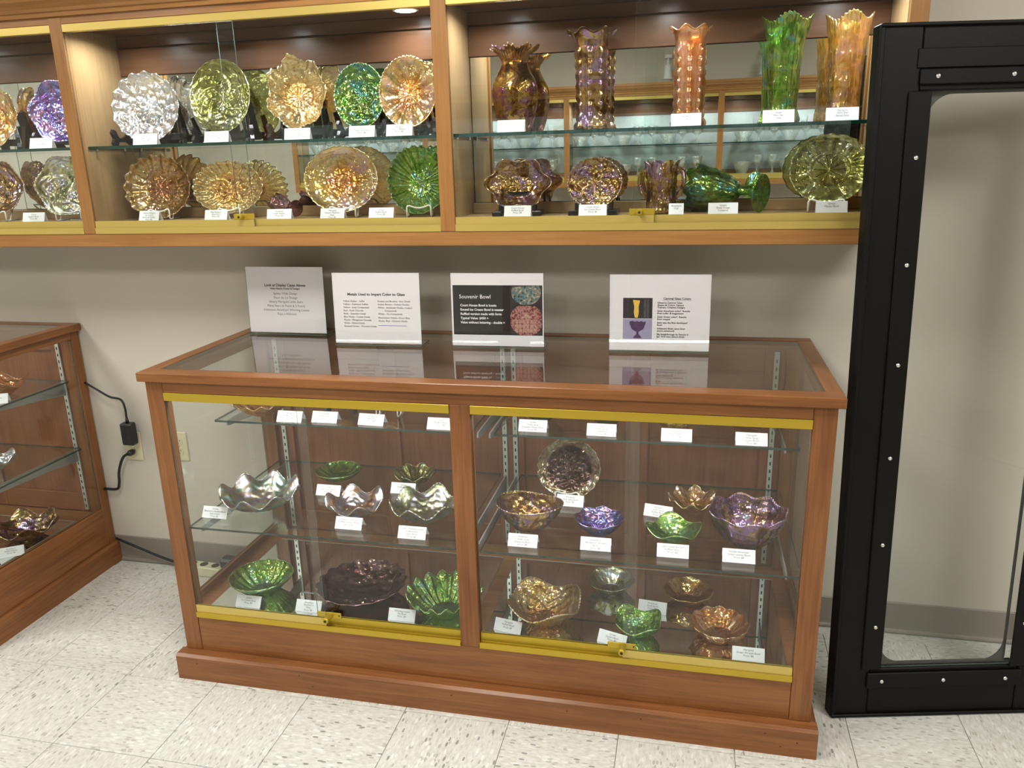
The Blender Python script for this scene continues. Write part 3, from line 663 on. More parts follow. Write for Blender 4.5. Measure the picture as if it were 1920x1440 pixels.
MB().lathe([(.008, .0), (.012, .008), (.012, .022), (.008, .030)], 14, 0, (-1.494, -.0085, .474), 'y').build('plug', 'blackplastic', pc, smooth=True)
cable('power_cable', 'black cord lying along the baseboard to the power strip', [(-1.632, -.022, .102), (-1.60, -.024, .092), (-1.52, -.026, .066), (-1.44, -.027, .040), (-1.37, -.028, .022), (-1.315, -.028, .020)], .0048)
ps = tag(empty('power_strip', (-1.20, -.058, .0012), (0, 0, -.05)), 'cream power strip on the floor behind the glass case end', 'power strip')
box('strip_body', -.125, .26, -.024, .024, 0, .040, 'strip', ps, .004)
for k in range(6): MB().lathe([(.0155, .0395), (.0155, .0412)], 22, 0, (-.075+k*.05, .002, 0)).build('strip_outlet', 'outletdark' if k < 3 else 'blackplastic', ps)
pt = tag(box('plug_adapter', -.035, .035, -.024, .024, 0, .042, 'blackplastic', None, .008), 'black block adapter plugged into the cream power strip', 'power adapter')
pt.location = (-1.105, -.062, .0426); pt.rotation_euler = (0, 0, -.05)

# ------------------------------------------------------------------ glassware
PROF = {
 'bowl': [(0, .07), (.34, .07), (.42, .10), (.60, .32), (.80, .66), (1, 1)],
 'deep': [(0, .06), (.40, .06), (.50, .09), (.74, .38), (.90, .70), (1, 1)],
 'flat': [(0, .12), (.40, .12), (.52, .16), (.74, .45), (.90, .78), (1, 1)],
 'cup':  [(0, .05), (.45, .05), (.55, .10), (.78, .42), (.92, .75), (1, 1)],
 'plate': [(0, .10), (.38, .10), (.46, .16), (.62, .34), (.82, .58), (1, 1)],
}
def shell(prof, nth, ns, th, ruffle, relief, power=1.0):
    """closed glass wall: prof (r,z) from the centre out; ruffle moves the wall, relief presses a pattern into it"""
    pr = smooth_poly(prof, ns); pr[0, 0] = 0; pr[:, 0] = np.maximum(pr[:, 0], 0); pr[1:, 0] = np.maximum(pr[1:, 0], 1e-4)
    d = np.r_[0, np.cumsum(np.hypot(*np.diff(pr, axis=0).T))]; s = d/d[-1]
    A = np.linspace(0, 2*PI, nth, endpoint=False)
    r = np.repeat(pr[1:, :1], nth, 1); z = np.repeat(pr[1:, 1:], nth, 1); sg = np.repeat(s[1:, None], nth, 1); ag = np.repeat(A[None], ns-1, 0)
    r, z, ag2 = ruffle(r, z, sg, ag)
    P = np.stack([r*np.cos(ag2), r*np.sin(ag2), z], 2)
    dth = (np.roll(P, -1, 1)-np.roll(P, 1, 1)); ds = np.gradient(P, axis=0)
    n = np.cross(ds, dth); n /= np.linalg.norm(n, axis=2, keepdims=True)+1e-12
    rl = relief(sg, ag)
    tt = th*(1-.55*np.clip((sg-.85)/.15, 0, 1)**2)
    a = P+n*(rl*.7)[..., None]; b = P-n*(tt+np.maximum(rl, 0)*.6-np.minimum(rl, 0)*.7)[..., None]
    c0 = np.array([[0, 0, pr[0, 1]], [0, 0, pr[0, 1]-th]])
    V = np.vstack([a.reshape(-1, 3), b.reshape(-1, 3), c0]); m = ns-1; off = m*nth; ca, cb = 2*off, 2*off+1
    k = np.arange(nth); k1 = (k+1) % nth; F = []
    for i in range(m-1):
        F.append(np.stack([i*nth+k, i*nth+k1, (i+1)*nth+k1, (i+1)*nth+k], 1)); F.append(np.stack([off+i*nth+k, off+(i+1)*nth+k, off+(i+1)*nth+k1, off+i*nth+k1], 1))
    F.append(np.stack([(m-1)*nth+k, (m-1)*nth+k1, off+(m-1)*nth+k1, off+(m-1)*nth+k], 1))
    F = np.vstack(F).tolist(); F += [(ca, int(x), int(y)) for x, y in zip(k1, k)]; F += [(cb, off+int(x), off+int(y)) for x, y in zip(k, k1)]
    return V, F
def ruf(lob=0, amp=0, ramp=0, k2=0, amp2=0, ramp2=0, R=1, e=1.6, ph=0.0, sharp=1.0, sx=1.0, sy=1.0, start=.35):
    def fn(r, z, s, a):
        w_ = np.clip((r/R-start)/(1-start), 0, 1.2)**e
        cs = np.cos(lob*a+ph)
        if sharp != 1.0: cs = np.sign(cs)*np.abs(cs)**(1/sharp if sharp < 0 else sharp)
        cz = np.cos(lob*a+ph+.6)
        r2 = r+R*w_*ramp*cs; z2 = z+R*w_*amp*cz
        if k2: r2 = r2+R*w_**2*ramp2*np.cos(k2*a); z2 = z2+R*w_**2*amp2*np.cos(k2*a+.8)
        return r2, z2, a
    return fn
def rel(kind, n=12, d=.0015, beads=0, bd=.0012):
    d = d*1.5; bd = bd*1.3
    def fn(s, a):
        x = np.zeros_like(s)
        if kind == 'rays': x += d*np.cos(n*a)*np.clip((s-.25)/.2, 0, 1)*np.clip((.97-s)/.05, 0, 1)
        elif kind == 'petals': x += d*(np.abs(np.cos(n*a/2))**.6)*np.sin(PI*np.clip((s-.3)/.6, 0, 1))+d*.8*np.cos(14*PI*s)*(s < .35)
        elif kind == 'floral':
            x += d*np.cos(n*a+6*s)*np.sin(7*PI*s)+d*.8*np.cos((n+5)*a-9*s)*np.cos(9*PI*s)
            x *= np.clip((s-.08)/.15, 0, 1)*np.clip((.95-s)/.1, 0, 1)
        elif kind == 'star':
            x += d*np.maximum(0, np.cos(n*a))**3*np.clip((s-.05)/.1, 0, 1)*np.clip((.45-s)/.1, 0, 1)
            x += d*np.maximum(0, np.cos(n*a+PI))**2*np.sin(PI*np.clip((s-.5)/.35, 0, 1))
            x += d*.8*np.exp(-((s-.48)/.015)**2)
        elif kind == 'studs': x += d*np.maximum(0, np.cos(n*a))*np.maximum(0, np.cos(beads*s*PI))
        if beads and kind != 'studs': x += bd*np.maximum(0, np.cos(beads*a))*np.exp(-((s-.985)/.02)**2)
        return x
    fn.beads = beads if kind != 'studs' else 0
    return fn
def foot_ring(R, h, mat, parent, rr=.40):
    MB().lathe([(R*rr*.82, h), (R*rr*.86, .0006), (R*rr*.95, 0), (R*rr*1.0, .001), (R*rr*.98, h*1.2)], 48).build('foot_ring', mat, parent, smooth=True)
RIM = {}
def rim_mat(mat):
    if mat not in RIM:
        tn, lu = TINTS[M[mat].name]
        RIM[mat] = carnival(M[mat].name+'_rim', tuple(x*.6 for x in tn), [tuple(min(1, x*1.1+.12) for x in c) for c in lu], .12, .50, .08, 30, 1.0, 0.0, .9, .0)
    return RIM[mat]
def rim_bead(V, nth, ns, mat, parent, beads=0, r=.0016):
    m = ns-1; off = m*nth; P = (V[(m-1)*nth:m*nth]+V[off+(m-1)*nth:off+m*nth])/2
    if beads: rr = [.0012+.0019*max(0, math.cos(beads*2*PI*i/nth))**.7 for i in range(nth)]
    else: rr = r; P = P[::2]
    MB().tube([tuple(q) for q in P], rr, 6, closed=True).build('rim', rim_mat(mat), parent, smooth=True)
GRP = {'w': 'carnival glass in the wall cabinet', 'c': 'carnival glass in the display case', 'l': 'carnival glass in the neighbouring case'}
PHR = {}
SHORT = dict(U1='white ruffled plate', U2='olive oval plate', U3='pale gold sunburst bowl', U4='dark green beaded plate', U5='amber beaded plate', L1='golden amber ruffled bowl', L2='pale gold oval bowl', L3='small fallen plum goblet', L4='large marigold flower plate', L5='green frilled bowl',
 A1='marigold bowl at the photo edge', A2='purple blue plate', A3='bronze bowl at the photo edge', A4='grey green beaded bowl', B1='six pointed bronze plate', B2='small round bronze plate', B3='bronze handled cup', B4='fallen green compote', B5='large olive plate', V1='crimped bronze vase', V3='marigold boss vase', V4='green star vase', V5='marigold star vase',
 M1='smoky rainbow bowl', M2='shallow green dish', M3='peach ruffled bowl', M4='small dark olive bowl', M5='green violet beaded bowl', D1='smooth green bowl on the deck', D2='large plum plate', D3='bright green frilled bowl', N1='standing plum plate', N2='two spouted bronze bowl', N3='small purple bowl', N4='small marigold frilled bowl', N5='pale green four ruffle bowl', N6='large purple beaded bowl',
 E1='large marigold lobed bowl', E2='grey green deck bowl', E3='small green square bowl', E4='amber brown bowl', E5='orange scalloped bowl', T1='orange bowl on the top shelf', T2='small bronze plate', T3='small orange plate', T4='top shelf green bowl by the post', S1='top shelf green bowl by the standards', S2='top shelf pale green bowl', S3='top shelf pale gold nappy', S4='top shelf pink marigold bowl', G1='neighbouring orange bowl', G4='neighbouring bronze bowl')
def bowl(key, X, Y, Z, R, H, prof, mat, name, label, spec, relief, rot=0, grp='c', nth=160, ns=30, cat='bowl'):
    t = tag(empty(name, (X, Y, Z+.0004), (0, 0, rot)), label, cat, GRP[grp]); PHR[key] = label
    h0 = PROF[prof][0][1]*H; th = .0030
    V, F = shell([(r*R, z*H) for r, z in PROF[prof]], nth, ns, th, ruf(R=R, **spec), relief)
    fh = max(.0035, h0-th)
    dz = max(0, th+.003-h0)
    dz = max(dz, .0012-V[:, 2].min())
    V = V+np.array([0, 0, dz])
    link('glass_body', mesh('glass_body', V, F, mat, True), t)
    foot_ring(R, h0+dz-th*.8, mat, t); rim_bead(V, nth, ns, mat, t, relief.beads)
    return t
def plate(key, X, Z, a, b, yaw, mat, name, label, spec, relief, Y=-.135, tilt=.25, depth=.28, grp='w', prof='plate', spin=0.0, nth=168, ns=30):
    n = np.array([math.sin(yaw)*math.cos(tilt), -math.cos(yaw)*math.cos(tilt), math.sin(tilt)])
    H = depth*max(a, b); org = np.array([X, Y, Z])-n*H
    t = tag(empty(name, org, (PI/2-tilt, 0, yaw)), label, 'plate' if 'plate' in name else 'bowl', GRP[grp]); PHR[key] = label
    rim = 1+abs(spec.get('ramp', 0))+abs(spec.get('ramp2', 0)); s_ = 1/rim
    RR = max(a, b)
    V, F = shell([(r*s_*RR, z*H) for r, z in PROF[prof]], nth, ns, .0032, ruf(R=s_*RR, **spec), relief)
    c_, s__ = math.cos(spin), math.sin(spin); xx = V[:, 0]*c_-V[:, 1]*s__; yy = V[:, 0]*s__+V[:, 1]*c_
    V = np.stack([xx*a/RR, yy*b/RR, V[:, 2]], 1)
    link('glass_body', mesh('glass_body', V, F, mat, True), t)
    rim_bead(V, nth, ns, mat, t, relief.beads)
    g = MB().lathe([(.34, 0), (.36, -.004), (.40, -.004), (.41, .002)], 40)
    g.v = [(p_[0]*a*s_, p_[1]*b*s_, p_[2]+.10*H-.003) for p_ in g.v]
    g.build('foot_ring', mat, t, smooth=True)
    return t
def stand_black(X, Y, Z, yaw, w_, h, label):
    t = tag(empty('plate_stand', (X, Y, Z+.0003), (0, 0, yaw)), label, 'plate stand', 'black plate stands')
    out = [(-.042, 0), (-.028, 0), (-.022, .012), (.012, .012), (.030, 0), (.044, 0), (.046, .010), (.036, .030), (.040, .055), (.046, h), (.036, h+.004), (.024, .055), (.016, .034), (-.012, .022), (-.022, .026), (-.030, .046), (-.040, .050), (-.046, .040), (-.038, .022), (-.046, .010)]
    for s in (-1, 1):
        o = MB().prism(out, 0, -.0055, .0055).build('side_leg', 'blackstand', t); o.location = (s*w_, 0, 0); o.rotation_euler = (0, 0, s*.45)
    box('cross_bar', -w_, w_, .012, .020, .014, .036, 'blackstand', t, .002)
    bk = box('back_rest', -w_*.42, w_*.42, 0, .006, 0, h*1.45, 'blackstand', t, .002); bk.location = (0, .021, .012); bk.rotation_euler = (-.25, 0, 0)
    pr_ = box('back_prop', -w_*.2, w_*.2, 0, .005, 0, h*1.0, 'blackstand', t, .001); pr_.location = (0, .060, 0.001); pr_.rotation_euler = (.22, 0, 0)
    return t
def stand_wire(X, Y, Z, yaw, w_, label, mat='wirewhite', group='white wire plate stands', r=.0022, h=.045):
    t = tag(empty('plate_stand', (X, Y, Z+.0003), (0, 0, yaw)), label, 'plate stand', group)
    a = w_
    fr_ = [(-a, .050, r), (-a, .0, r), (-a, -.040, r), (-a, -.047, .006), (-a, -.046, .028), (-a*.93, -.045, .0335), (-a*.80, -.044, .034), (-a*.45, -.042, .029), (0, -.041, .0265), (a*.45, -.042, .029), (a*.80, -.044, .034), (a*.93, -.045, .0335), (a, -.046, .028), (a, -.047, .006), (a, -.040, r), (a, 0, r), (a, .050, r)]
    MB().tube(fr_, r, 8).build('front_wire', mat, t, smooth=True)
    bk = [(-a, -.020, r), (-a, -.012, .012), (-a*.9, .018, h*.9), (-a*.8, .022, h), (a*.8, .022, h), (a*.9, .018, h*.9), (a, -.012, .012), (a, -.020, r)]
    MB().tube(bk, r, 8).build('back_wire', mat, t, smooth=True)
    return t
def stand_block(X, Y, Z, yaw, w_, h, label):
    t = tag(empty('plate_stand', (X, Y, Z+.0003), (0, 0, yaw)), label, 'plate stand', 'black plate stands')
    for s in (-1, 1):
        box('base_block', s*w_-.014, s*w_+.014, -.048, .045, 0, .014, 'blackstand', t, .002)
        box('upright', s*w_*.86-.004, s*w_*.86+.004, .020, .030, .014, h, 'blackstand', t, .001)
        box('front_peg', s*w_*.86-.004, s*w_*.86+.004, -.036, -.028, .0138, .034, 'blackstand', t, .001)
    box('cross_bar', -w_+.0145, w_-.0145, .010, .022, .002, .012, 'blackstand', t, .001); box('cross_bar', -w_*.86+.0045, w_*.86-.0045, .021, .029, h*.75, h*.75+.01, 'blackstand', t, .001)
    return t
CARD_N = [0]
def card(X, Y, Z, key, lines, rot=0.0, w_=.080, h=.037, where=None, lean=.55):
    ph = where or ('in front of the '+SHORT[key])
    t = tag(empty('price_card', (X, Y, Z+.0004), (0, 0, rot)), 'white folded price card '+ph, 'price card', 'white folded price cards')
    d = h*math.sin(lean); zt = h*math.cos(lean); th = .0005
    # front leaf from (0,0) up to the fold at (d, zt); back leaf down to (2d, 0)
    m = MB(); m.prism([(0, 0), (th, 0), (d, zt-th*1.2), (2*d-th, 0), (2*d, 0), (d, zt)], 0, -w_/2, w_/2)
    m.build('folded_card', 'card', t)
    sz = h*.205
    rect_text('\n'.join(lines), sz, t, 'lettering', 'greyink', (0, d*.90-.0006, zt*.90), (PI/2-lean, 0, 0), 'CENTER', 1.0, w_*.92)
    return t
ZD, ZM, ZT = .2185, .489, .758
ZU, ZL = 1.587, 1.3545
R_ = rel
# --- wall cabinet, middle bay, shelf
plate('U1', -1.1323, 1.7045, .104, .1104, .30, 'white', 'ruffled_plate', 'frosty white ruffled glass plate on the cabinet shelf', dict(lob=16, amp=.05, ramp=.025), R_('floral', 7, .0022))
plate('U2', -.8664, 1.7269, .093, .1124, .20, 'olive', 'oval_plate', 'tall olive green oval glass plate on the cabinet shelf', dict(lob=24, amp=.008, ramp=.008), R_('floral', 9, .0024), prof='flat')
plate('U3', -.6099, 1.7253, .0943, .1146, .25, 'palegold', 'ruffled_bowl', 'pale gold deeply ruffled glass bowl with a sunburst centre on the shelf', dict(lob=7, amp=.10, ramp=.06, k2=28, amp2=.035, ramp2=.025), R_('star', 14, .0022), depth=.42)
plate('U4', -.4077, 1.7079, .0739, .0955, .20, 'deepgreen', 'beaded_plate', 'dark green iridescent glass plate with a beaded rim on the shelf', dict(lob=0), R_('floral', 8, .0018, 44, .0022), nth=264)
plate('U5', -.2563, 1.7126, .0829, .1026, .20, 'marigold', 'beaded_plate', 'amber marigold glass plate with radiating panels and beaded rim on the shelf', dict(lob=0), R_('rays', 11, .0022, 44, .0022), nth=264)
# --- wall cabinet, middle bay, floor
plate('L1', -1.1311, 1.4590, .1044, .1034, .30, 'amber', 'ruffled_bowl', 'golden amber ruffled glass bowl with a pink centre on the cabinet floor', dict(lob=18, amp=.06, ramp=.024), R_('star', 12, .002), depth=.38)
plate('L2', -.8774, 1.4530, .1112, .0835, .25, 'palegold', 'oval_bowl', 'pale gold oval frilled glass bowl on the cabinet floor', dict(lob=24, amp=.06, ramp=.022), R_('floral', 8, .002), depth=.36)
plate('L4', -.4886, 1.4700, .1137, .1017, .20, 'marigold', 'chop_plate', 'large marigold glass plate with a flower pattern on the cabinet floor', dict(lob=36, amp=.004, ramp=.012), R_('petals', 9, .0026), nth=216)
plate('L5', -.2410, 1.4625, .0917, .1030, .20, 'green', 'frilled_bowl', 'green frilled glass bowl against the cabinet post', dict(lob=22, amp=.07, ramp=.024), R_('rays', 20, .0020), depth=.42)
# --- wall cabinet, first bay (cut by the photo edge)
plate('A1', -1.7321, 1.6990, .0943, .1080, .35, 'marigold', 'ruffled_bowl', 'marigold ruffled glass bowl on the shelf at the photo edge', dict(lob=10, amp=.07, ramp=.05), R_('petals', 8, .002), depth=.36)
plate('A2', -1.4500, 1.7045, .0968, .1040, .30, 'electric', 'beaded_plate', 'purple and blue iridescent glass plate beside the cabinet post', dict(lob=6, amp=.04, ramp=.04), R_('floral', 9, .002, 44, .002), nth=264)
plate('A3', -1.7706, 1.4690, .1030, .0930, .35, 'bronze', 'beaded_bowl', 'dark bronze purple beaded glass bowl on the cabinet floor at the photo edge', dict(lob=6, amp=.06, ramp=.06), R_('floral', 7, .002, 48, .002), nth=264, depth=.36)
plate('A4', -1.4727, 1.4690, .1021, .1030, .30, 'greyglass', 'beaded_bowl', 'grey green beaded glass bowl beside the cabinet post', dict(lob=6, amp=.05, ramp=.04), R_('floral', 8, .002, 48, .002), nth=264, depth=.36)
# --- wall cabinet, third bay, floor
plate('B1', .0665, 1.4470, .0990, .0752, .10, 'bronze', 'six_sided_plate', 'six pointed dark bronze glass plate on the cabinet floor', dict(lob=6, amp=.06, ramp=.10, e=2.2), R_('star', 8, .002), depth=.34, spin=.0)
plate('B2', .2917, 1.4440, .0781, .0713, .0, 'bronze', 'souvenir_plate', 'small round silvery bronze glass plate on the cabinet floor', dict(lob=20, amp=.006, ramp=.012), R_('floral', 10, .002, 50, .0016), nth=250, depth=.30)
plate('B5', .9241, 1.4680, .1018, .0930, -.15, 'olive', 'beaded_plate', 'large olive green glass plate with a fern star centre on the cabinet floor', dict(lob=20, amp=.012, ramp=.012), R_('star', 10, .0030), nth=220, depth=.18)
bl = dict
for key, X, yaw, w_ in (('U1', -1.128, .30, .092), ('U2', -.864, .20, .074), ('U3', -.605, .25, .076), ('U4', -.405, .20, .050), ('U5', -.254, .20, .054)):
    stand_black(X, -.125, ZU, yaw, w_, .085, 'black plate stand holding the '+SHORT[key])
stand_black(-1.446, -.125, ZU, .3, .070, .085, 'black plate stand holding the '+SHORT['A2'])
stand_black(-1.73, -.125, ZU, .35, .070, .085, 'black plate stand holding the '+SHORT['A1'])
for key, X, yaw, w_ in (('L1', -1.125, .30, .032), ('A4', -1.468, .3, .04)):
    stand_wire(X, -.128, ZL, yaw, w_, 'white wire plate stand holding the '+SHORT[key])
M['clearwire'] = plain('clear_plastic_easel', (.72, .70, .62), .15)
for key, X, yaw, w_ in (('L2', -.872, .25, .034), ('L4', -.484, .20, .040), ('L5', -.238, .20, .036), ('A3', -1.765, .35, .036), ('B5', .924, -.15, .045)):
    stand_wire(X, -.128, ZL, yaw, w_, 'clear plastic plate stand holding the '+SHORT[key], 'clearwire', 'clear plastic plate stands', .0026)
stand_block(.0665, -.135, ZL, .10, .058, .075, 'black block plate stand holding the '+SHORT['B1']); stand_block(.2917, -.135, ZL, 0, .056, .07, 'black block plate stand holding the '+SHORT['B2'])

# --- vases
def vase(key, X, Y, Z, prof, mat, name, label, rfn, rlf, rot=0, th=.0035, nth=192, ns=110):
    t = tag(empty(name, (X, Y, Z+.0004), (0, 0, rot)), label, 'vase', 'carnival glass vases on the cabinet shelf'); PHR[key] = label
    V, F = shell([(r, z+th+.001) for r, z in prof], nth, ns, th, rfn, rlf); link('glass_body', mesh('glass_body', V, F, mat, True), t)
    r0 = max(r for r, z in prof if z < .012)
    MB().lathe([(r0*.70, .004), (r0*.75, .0005), (r0*.9, 0), (r0*1.0, .002), (r0*1.0, .006)], 40).build('foot_ring', mat, t, smooth=True)
    return t
def vr(R, lob, amp, ramp, start, k2=0, amp2=0, ramp2=0, fl=0):
    def fn(r, z, s, a):
        w_ = np.clip((s-start)/(1-start), 0, 1)**1.4
        r2 = r+w_*ramp*np.cos(lob*a); z2 = z+w_*amp*np.cos(lob*a+PI*fl)
        if k2: r2 = r2+w_**2*ramp2*np.cos(k2*a); z2 = z2+w_**2*amp2*np.cos(k2*a+1)
        return r2, z2, a
    return fn
vase('V1', .0632, -.125, ZU, [(0, 0), (.030, 0), (.040, .004), (.052, .04), (.060, .09), (.058, .125), (.044, .155), (.034, .178), (.034, .192), (.048, .212), (.064, .222)], 'vase_brown', 'ruffled_vase', 'dark bronze bulbous glass vase with a tightly crimped ruffled mouth',
     vr(.06, 8, .005, .004, .76, 32, .003, .006), lambda s, a: .0016*np.cos(10*a+4*np.sin(26*s))*np.clip((s-.15)/.1, 0, 1)*np.clip((.75-s)/.1, 0, 1))
def beadcols(n, m, d, s0=.1, s1=.82):
    return lambda s, a: d*np.maximum(0, np.cos(n*a/1.0))**.8*np.abs(np.sin(m*PI*(s-s0)/(s1-s0)))**.7*((s > s0) & (s < s1))
vase('V2', .2825, -.130, ZU, [(0, 0), (.034, 0), (.042, .003), (.041, .012), (.036, .03), (.036, .08), (.037, .15), (.039, .19), (.043, .225), (.054, .247), (.066, .252)], 'vase_bronze', 'beaded_vase', 'dark silver purple cylinder glass vase with columns of round bosses', vr(.04, 7, .006, .004, .80, fl=0), beadcols(8, 8, .0095))
vase('V3', .5480, -.130, ZU, [(0, 0), (.034, 0), (.040, .003), (.039, .012), (.035, .03), (.035, .08), (.036, .15), (.037, .19), (.038, .22), (.045, .240), (.055, .245)], 'vase_orange', 'beaded_vase', 'marigold cylinder glass vase with columns of round bosses', vr(.04, 7, .006, .003, .84, fl=0), beadcols(8, 8, .0090))
def pressed(n): return lambda s, a: .0022*np.cos(n*a)*np.cos(9*PI*s)*(s > .12)+.0020*np.abs(np.cos(n*a/2))**8+.0012*np.cos(36*a)*np.cos(60*s)*((s < .4) & (s > .12))
vase('V4', .7925, -.130, ZU, [(0, 0), (.036, 0), (.043, .003), (.040, .012), (.033, .03), (.034, .07), (.036, .12), (.039, .17), (.045, .21), (.053, .240), (.059, .255)], 'vase_green', 'star_vase', 'tall flared green glass vase with pressed star panels', vr(.04, 4, .009, .004, .75, 36, .002, .001), pressed(8))
vase('V5', .9449, -.128, ZU, [(0, 0), (.034, 0), (.040, .003), (.040, .012), (.037, .03), (.037, .07), (.038, .12), (.041, .17), (.045, .21), (.050, .238), (.054, .250)], 'vase_marigold', 'star_vase', 'tall flared marigold glass vase with pressed star panels', vr(.04, 4, .009, .003, .75, 36, .002, .001), pressed(8))
# --- mug with handles
t = tag(empty('loving_cup', (.4797, -.130, ZL+.0004), (0, 0, -.35)), 'dark bronze handled glass cup on the cabinet floor', 'cup', GRP['w']); PHR['B3'] = t['label']
V, F = shell([(0, .006), (.030, .006), (.037, .008), (.036, .03), (.034, .06), (.036, .10), (.042, .128), (.046, .14)], 120, 40, .0035, vr(.04, 8, .005, .004, .75), rel('floral', 9, .003)); link('glass_body', mesh('glass_body', V, F, 'bronze', True), t)
MB().lathe([(.026, .004), (.028, 0), (.037, 0), (.038, .006)], 36).build('foot_ring', 'bronze', t, smooth=True)
for s in (-1, 1):
    MB().tube([(s*.037, 0, .108), (s*.050, 0, .120), (s*.064, 0, .112), (s*.067, 0, .085), (s*.058, 0, .055), (s*.037, 0, .038)], .0055, 10).build('handle', 'bronze', t, smooth=True)
# --- goblets lying on their sides
def goblet(key, loc, rot, sc, mat, name, label):
    t = tag(empty(name, loc, rot), label, 'goblet', GRP['w']); PHR[key] = label
    pr = [(0, .070), (.012, .071), (.026, .085), (.038, .115), (.050, .150), (.060, .185), (.064, .205)]
    V, F = shell([(r*sc, z*sc) for r, z in pr], 120, 36, .003*sc, vr(.06, 8, .007*sc, .004*sc, .7), rel('floral', 7, .0035*sc)); link('cup', mesh('cup', V, F, mat, True), t)
    MB().lathe([(q[0]*sc, q[1]*sc) for q in [(.004, .003), (.048, 0), (.052, .003), (.050, .006), (.020, .012), (.010, .022), (.008, .045), (.010, .062), (.014, .070)]], 48).build('stem_foot', mat, t, smooth=True)
    return t
def aim(d, up=(0, 0, 1)):
    return Vector(d).to_track_quat('Z', 'Y').to_euler()
goblet('B4', (.752, -.160, ZL+.053), aim((-.80, .48, .06)), 1.0, 'deepgreen', 'fallen_goblet', 'green stemmed glass compote lying on its side')
goblet('L3', (-.637, -.155, ZL+.030), aim((-.72, .40, .10)), .50, 'darkplum', 'fallen_goblet', 'small plum glass goblet lying on its side')

# --- display case, middle shelf
B_ = bowl
B_('M1', -.7153, -.4226, ZM, .1213, .0551, 'bowl', 'smoke', 'ruffled_bowl', 'large smoky rainbow ruffled glass bowl beside the glass case end', dict(lob=8, amp=.13, ramp=.03), R_('floral', 6, .0014), .2)
B_('M2', -.5701, -.1684, ZM, .0752, .0291, 'flat', 'green', 'shallow_dish', 'shallow green glass dish at the back of the middle shelf', dict(lob=28, amp=.006, ramp=.014), R_('rays', 14, .0012))
B_('M3', -.4008, -.4137, ZM, .0892, .0374, 'bowl', 'peach', 'ruffled_bowl', 'peach and silver six ruffle glass bowl on the middle shelf', dict(lob=6, amp=.17, ramp=.05), R_('floral', 6, .0014), .1)
B_('M4', -.3001, -.1639, ZM, .0673, .0338, 'bowl', 'olive', 'ruffled_bowl', 'small dark olive ruffled glass bowl at the back of the middle shelf', dict(lob=8, amp=.10, ramp=.04), R_('rays', 16, .0015))
B_('M5', -.1777, -.4157, ZM, .1004, .0506, 'bowl', 'greyglass', 'beaded_bowl', 'green and violet ruffled glass bowl with beaded rim beside the centre post', dict(lob=6, amp=.15, ramp=.04), R_('floral', 6, .0016, 60, .0018), .5, nth=300)
B_('D1', -.7184, -.4684, ZD, .0976, .0554, 'bowl', 'green', 'round_bowl', 'smooth round green glass bowl on the mirrored deck', dict(lob=20, amp=.008, ramp=.010), R_('rays', 18, .0014))
B_('D2', -.3908, -.4427, ZD, .1358, .0500, 'flat', 'darkplum', 'scalloped_plate', 'large dark plum scalloped glass plate on the mirrored deck', dict(lob=18, amp=.02, ramp=.03), R_('floral', 9, .0022), cat='plate')
B_('D3', -.1106, -.4811, ZD, .1115, .0670, 'bowl', 'green', 'frilled_bowl', 'bright green frilled glass bowl behind the centre post', dict(lob=16, amp=.08, ramp=.024), R_('rays', 24, .0018), nth=200)
B_('N2', .1404, -.4251, ZM, .0860, .0740, 'deep', 'bronze', 'two_spout_bowl', 'dark bronze gold glass bowl pinched into two spouts', dict(lob=2, amp=.05, ramp=.13, sharp=1.0, e=3.0), R_('floral', 8, .0020, 50, .0012), -.12, nth=250)
B_('N3', .3424, -.4311, ZM, .0671, .0448, 'bowl', 'electric', 'small_bowl', 'small purple iridescent glass bowl beside the door overlap', dict(lob=8, amp=.04, ramp=.04), R_('floral', 8, .0022))
B_('N4', .6032, -.2371, ZM, .0715, .0392, 'bowl', 'marigold', 'frilled_bowl', 'small marigold frilled glass bowl at the back of the middle shelf', dict(lob=8, amp=.13, ramp=.05, k2=32, amp2=.03, ramp2=.03), R_('petals', 8, .002))
B_('N5', .5495, -.4352, ZM, .0711, .0356, 'bowl', 'green', 'ruffled_bowl', 'small pale green four ruffle glass bowl on the middle shelf', dict(lob=4, amp=.14, ramp=.07), R_('petals', 10, .0022), .3)
B_('N6', .7434, -.4133, ZM, .1013, .0911, 'cup', 'amethyst', 'beaded_bowl', 'large purple glass bowl with a beaded scalloped rim', dict(lob=8, amp=.05, ramp=.035), R_('petals', 16, .0028, 84, .0022), .2, nth=336)
B_('E1', .1879, -.4722, ZD, .1070, .0642, 'bowl', 'marigold', 'ruffled_bowl', 'large marigold four lobed glass bowl on the mirrored deck', dict(lob=4, amp=.13, ramp=.05), R_('floral', 9, .0020, 70, .0016), .75, nth=280)
B_('E2', .3614, -.2759, ZD, .0714, .0358, 'bowl', 'greyglass', 'round_bowl', 'grey green glass bowl at the back of the mirrored deck', dict(lob=8, amp=.03, ramp=.03), R_('petals', 8, .0022))
B_('E3', .4582, -.4945, ZD, .0668, .0403, 'bowl', 'green', 'square_bowl', 'small green square glass bowl behind the door lock', dict(lob=4, amp=.15, ramp=.07), R_('floral', 6, .0016), .75)
B_('E4', .5953, -.2967, ZD, .0714, .0353, 'bowl', 'amber', 'round_bowl', 'amber brown glass bowl at the back of the mirrored deck', dict(lob=8, amp=.03, ramp=.02), R_('petals', 8, .0025))
B_('E5', .6821, -.4698, ZD, .0772, .0423, 'cup', 'orange', 'scalloped_bowl', 'orange marigold scalloped glass bowl on the mirrored deck', dict(lob=12, amp=.03, ramp=.035), R_('petals', 12, .0022))
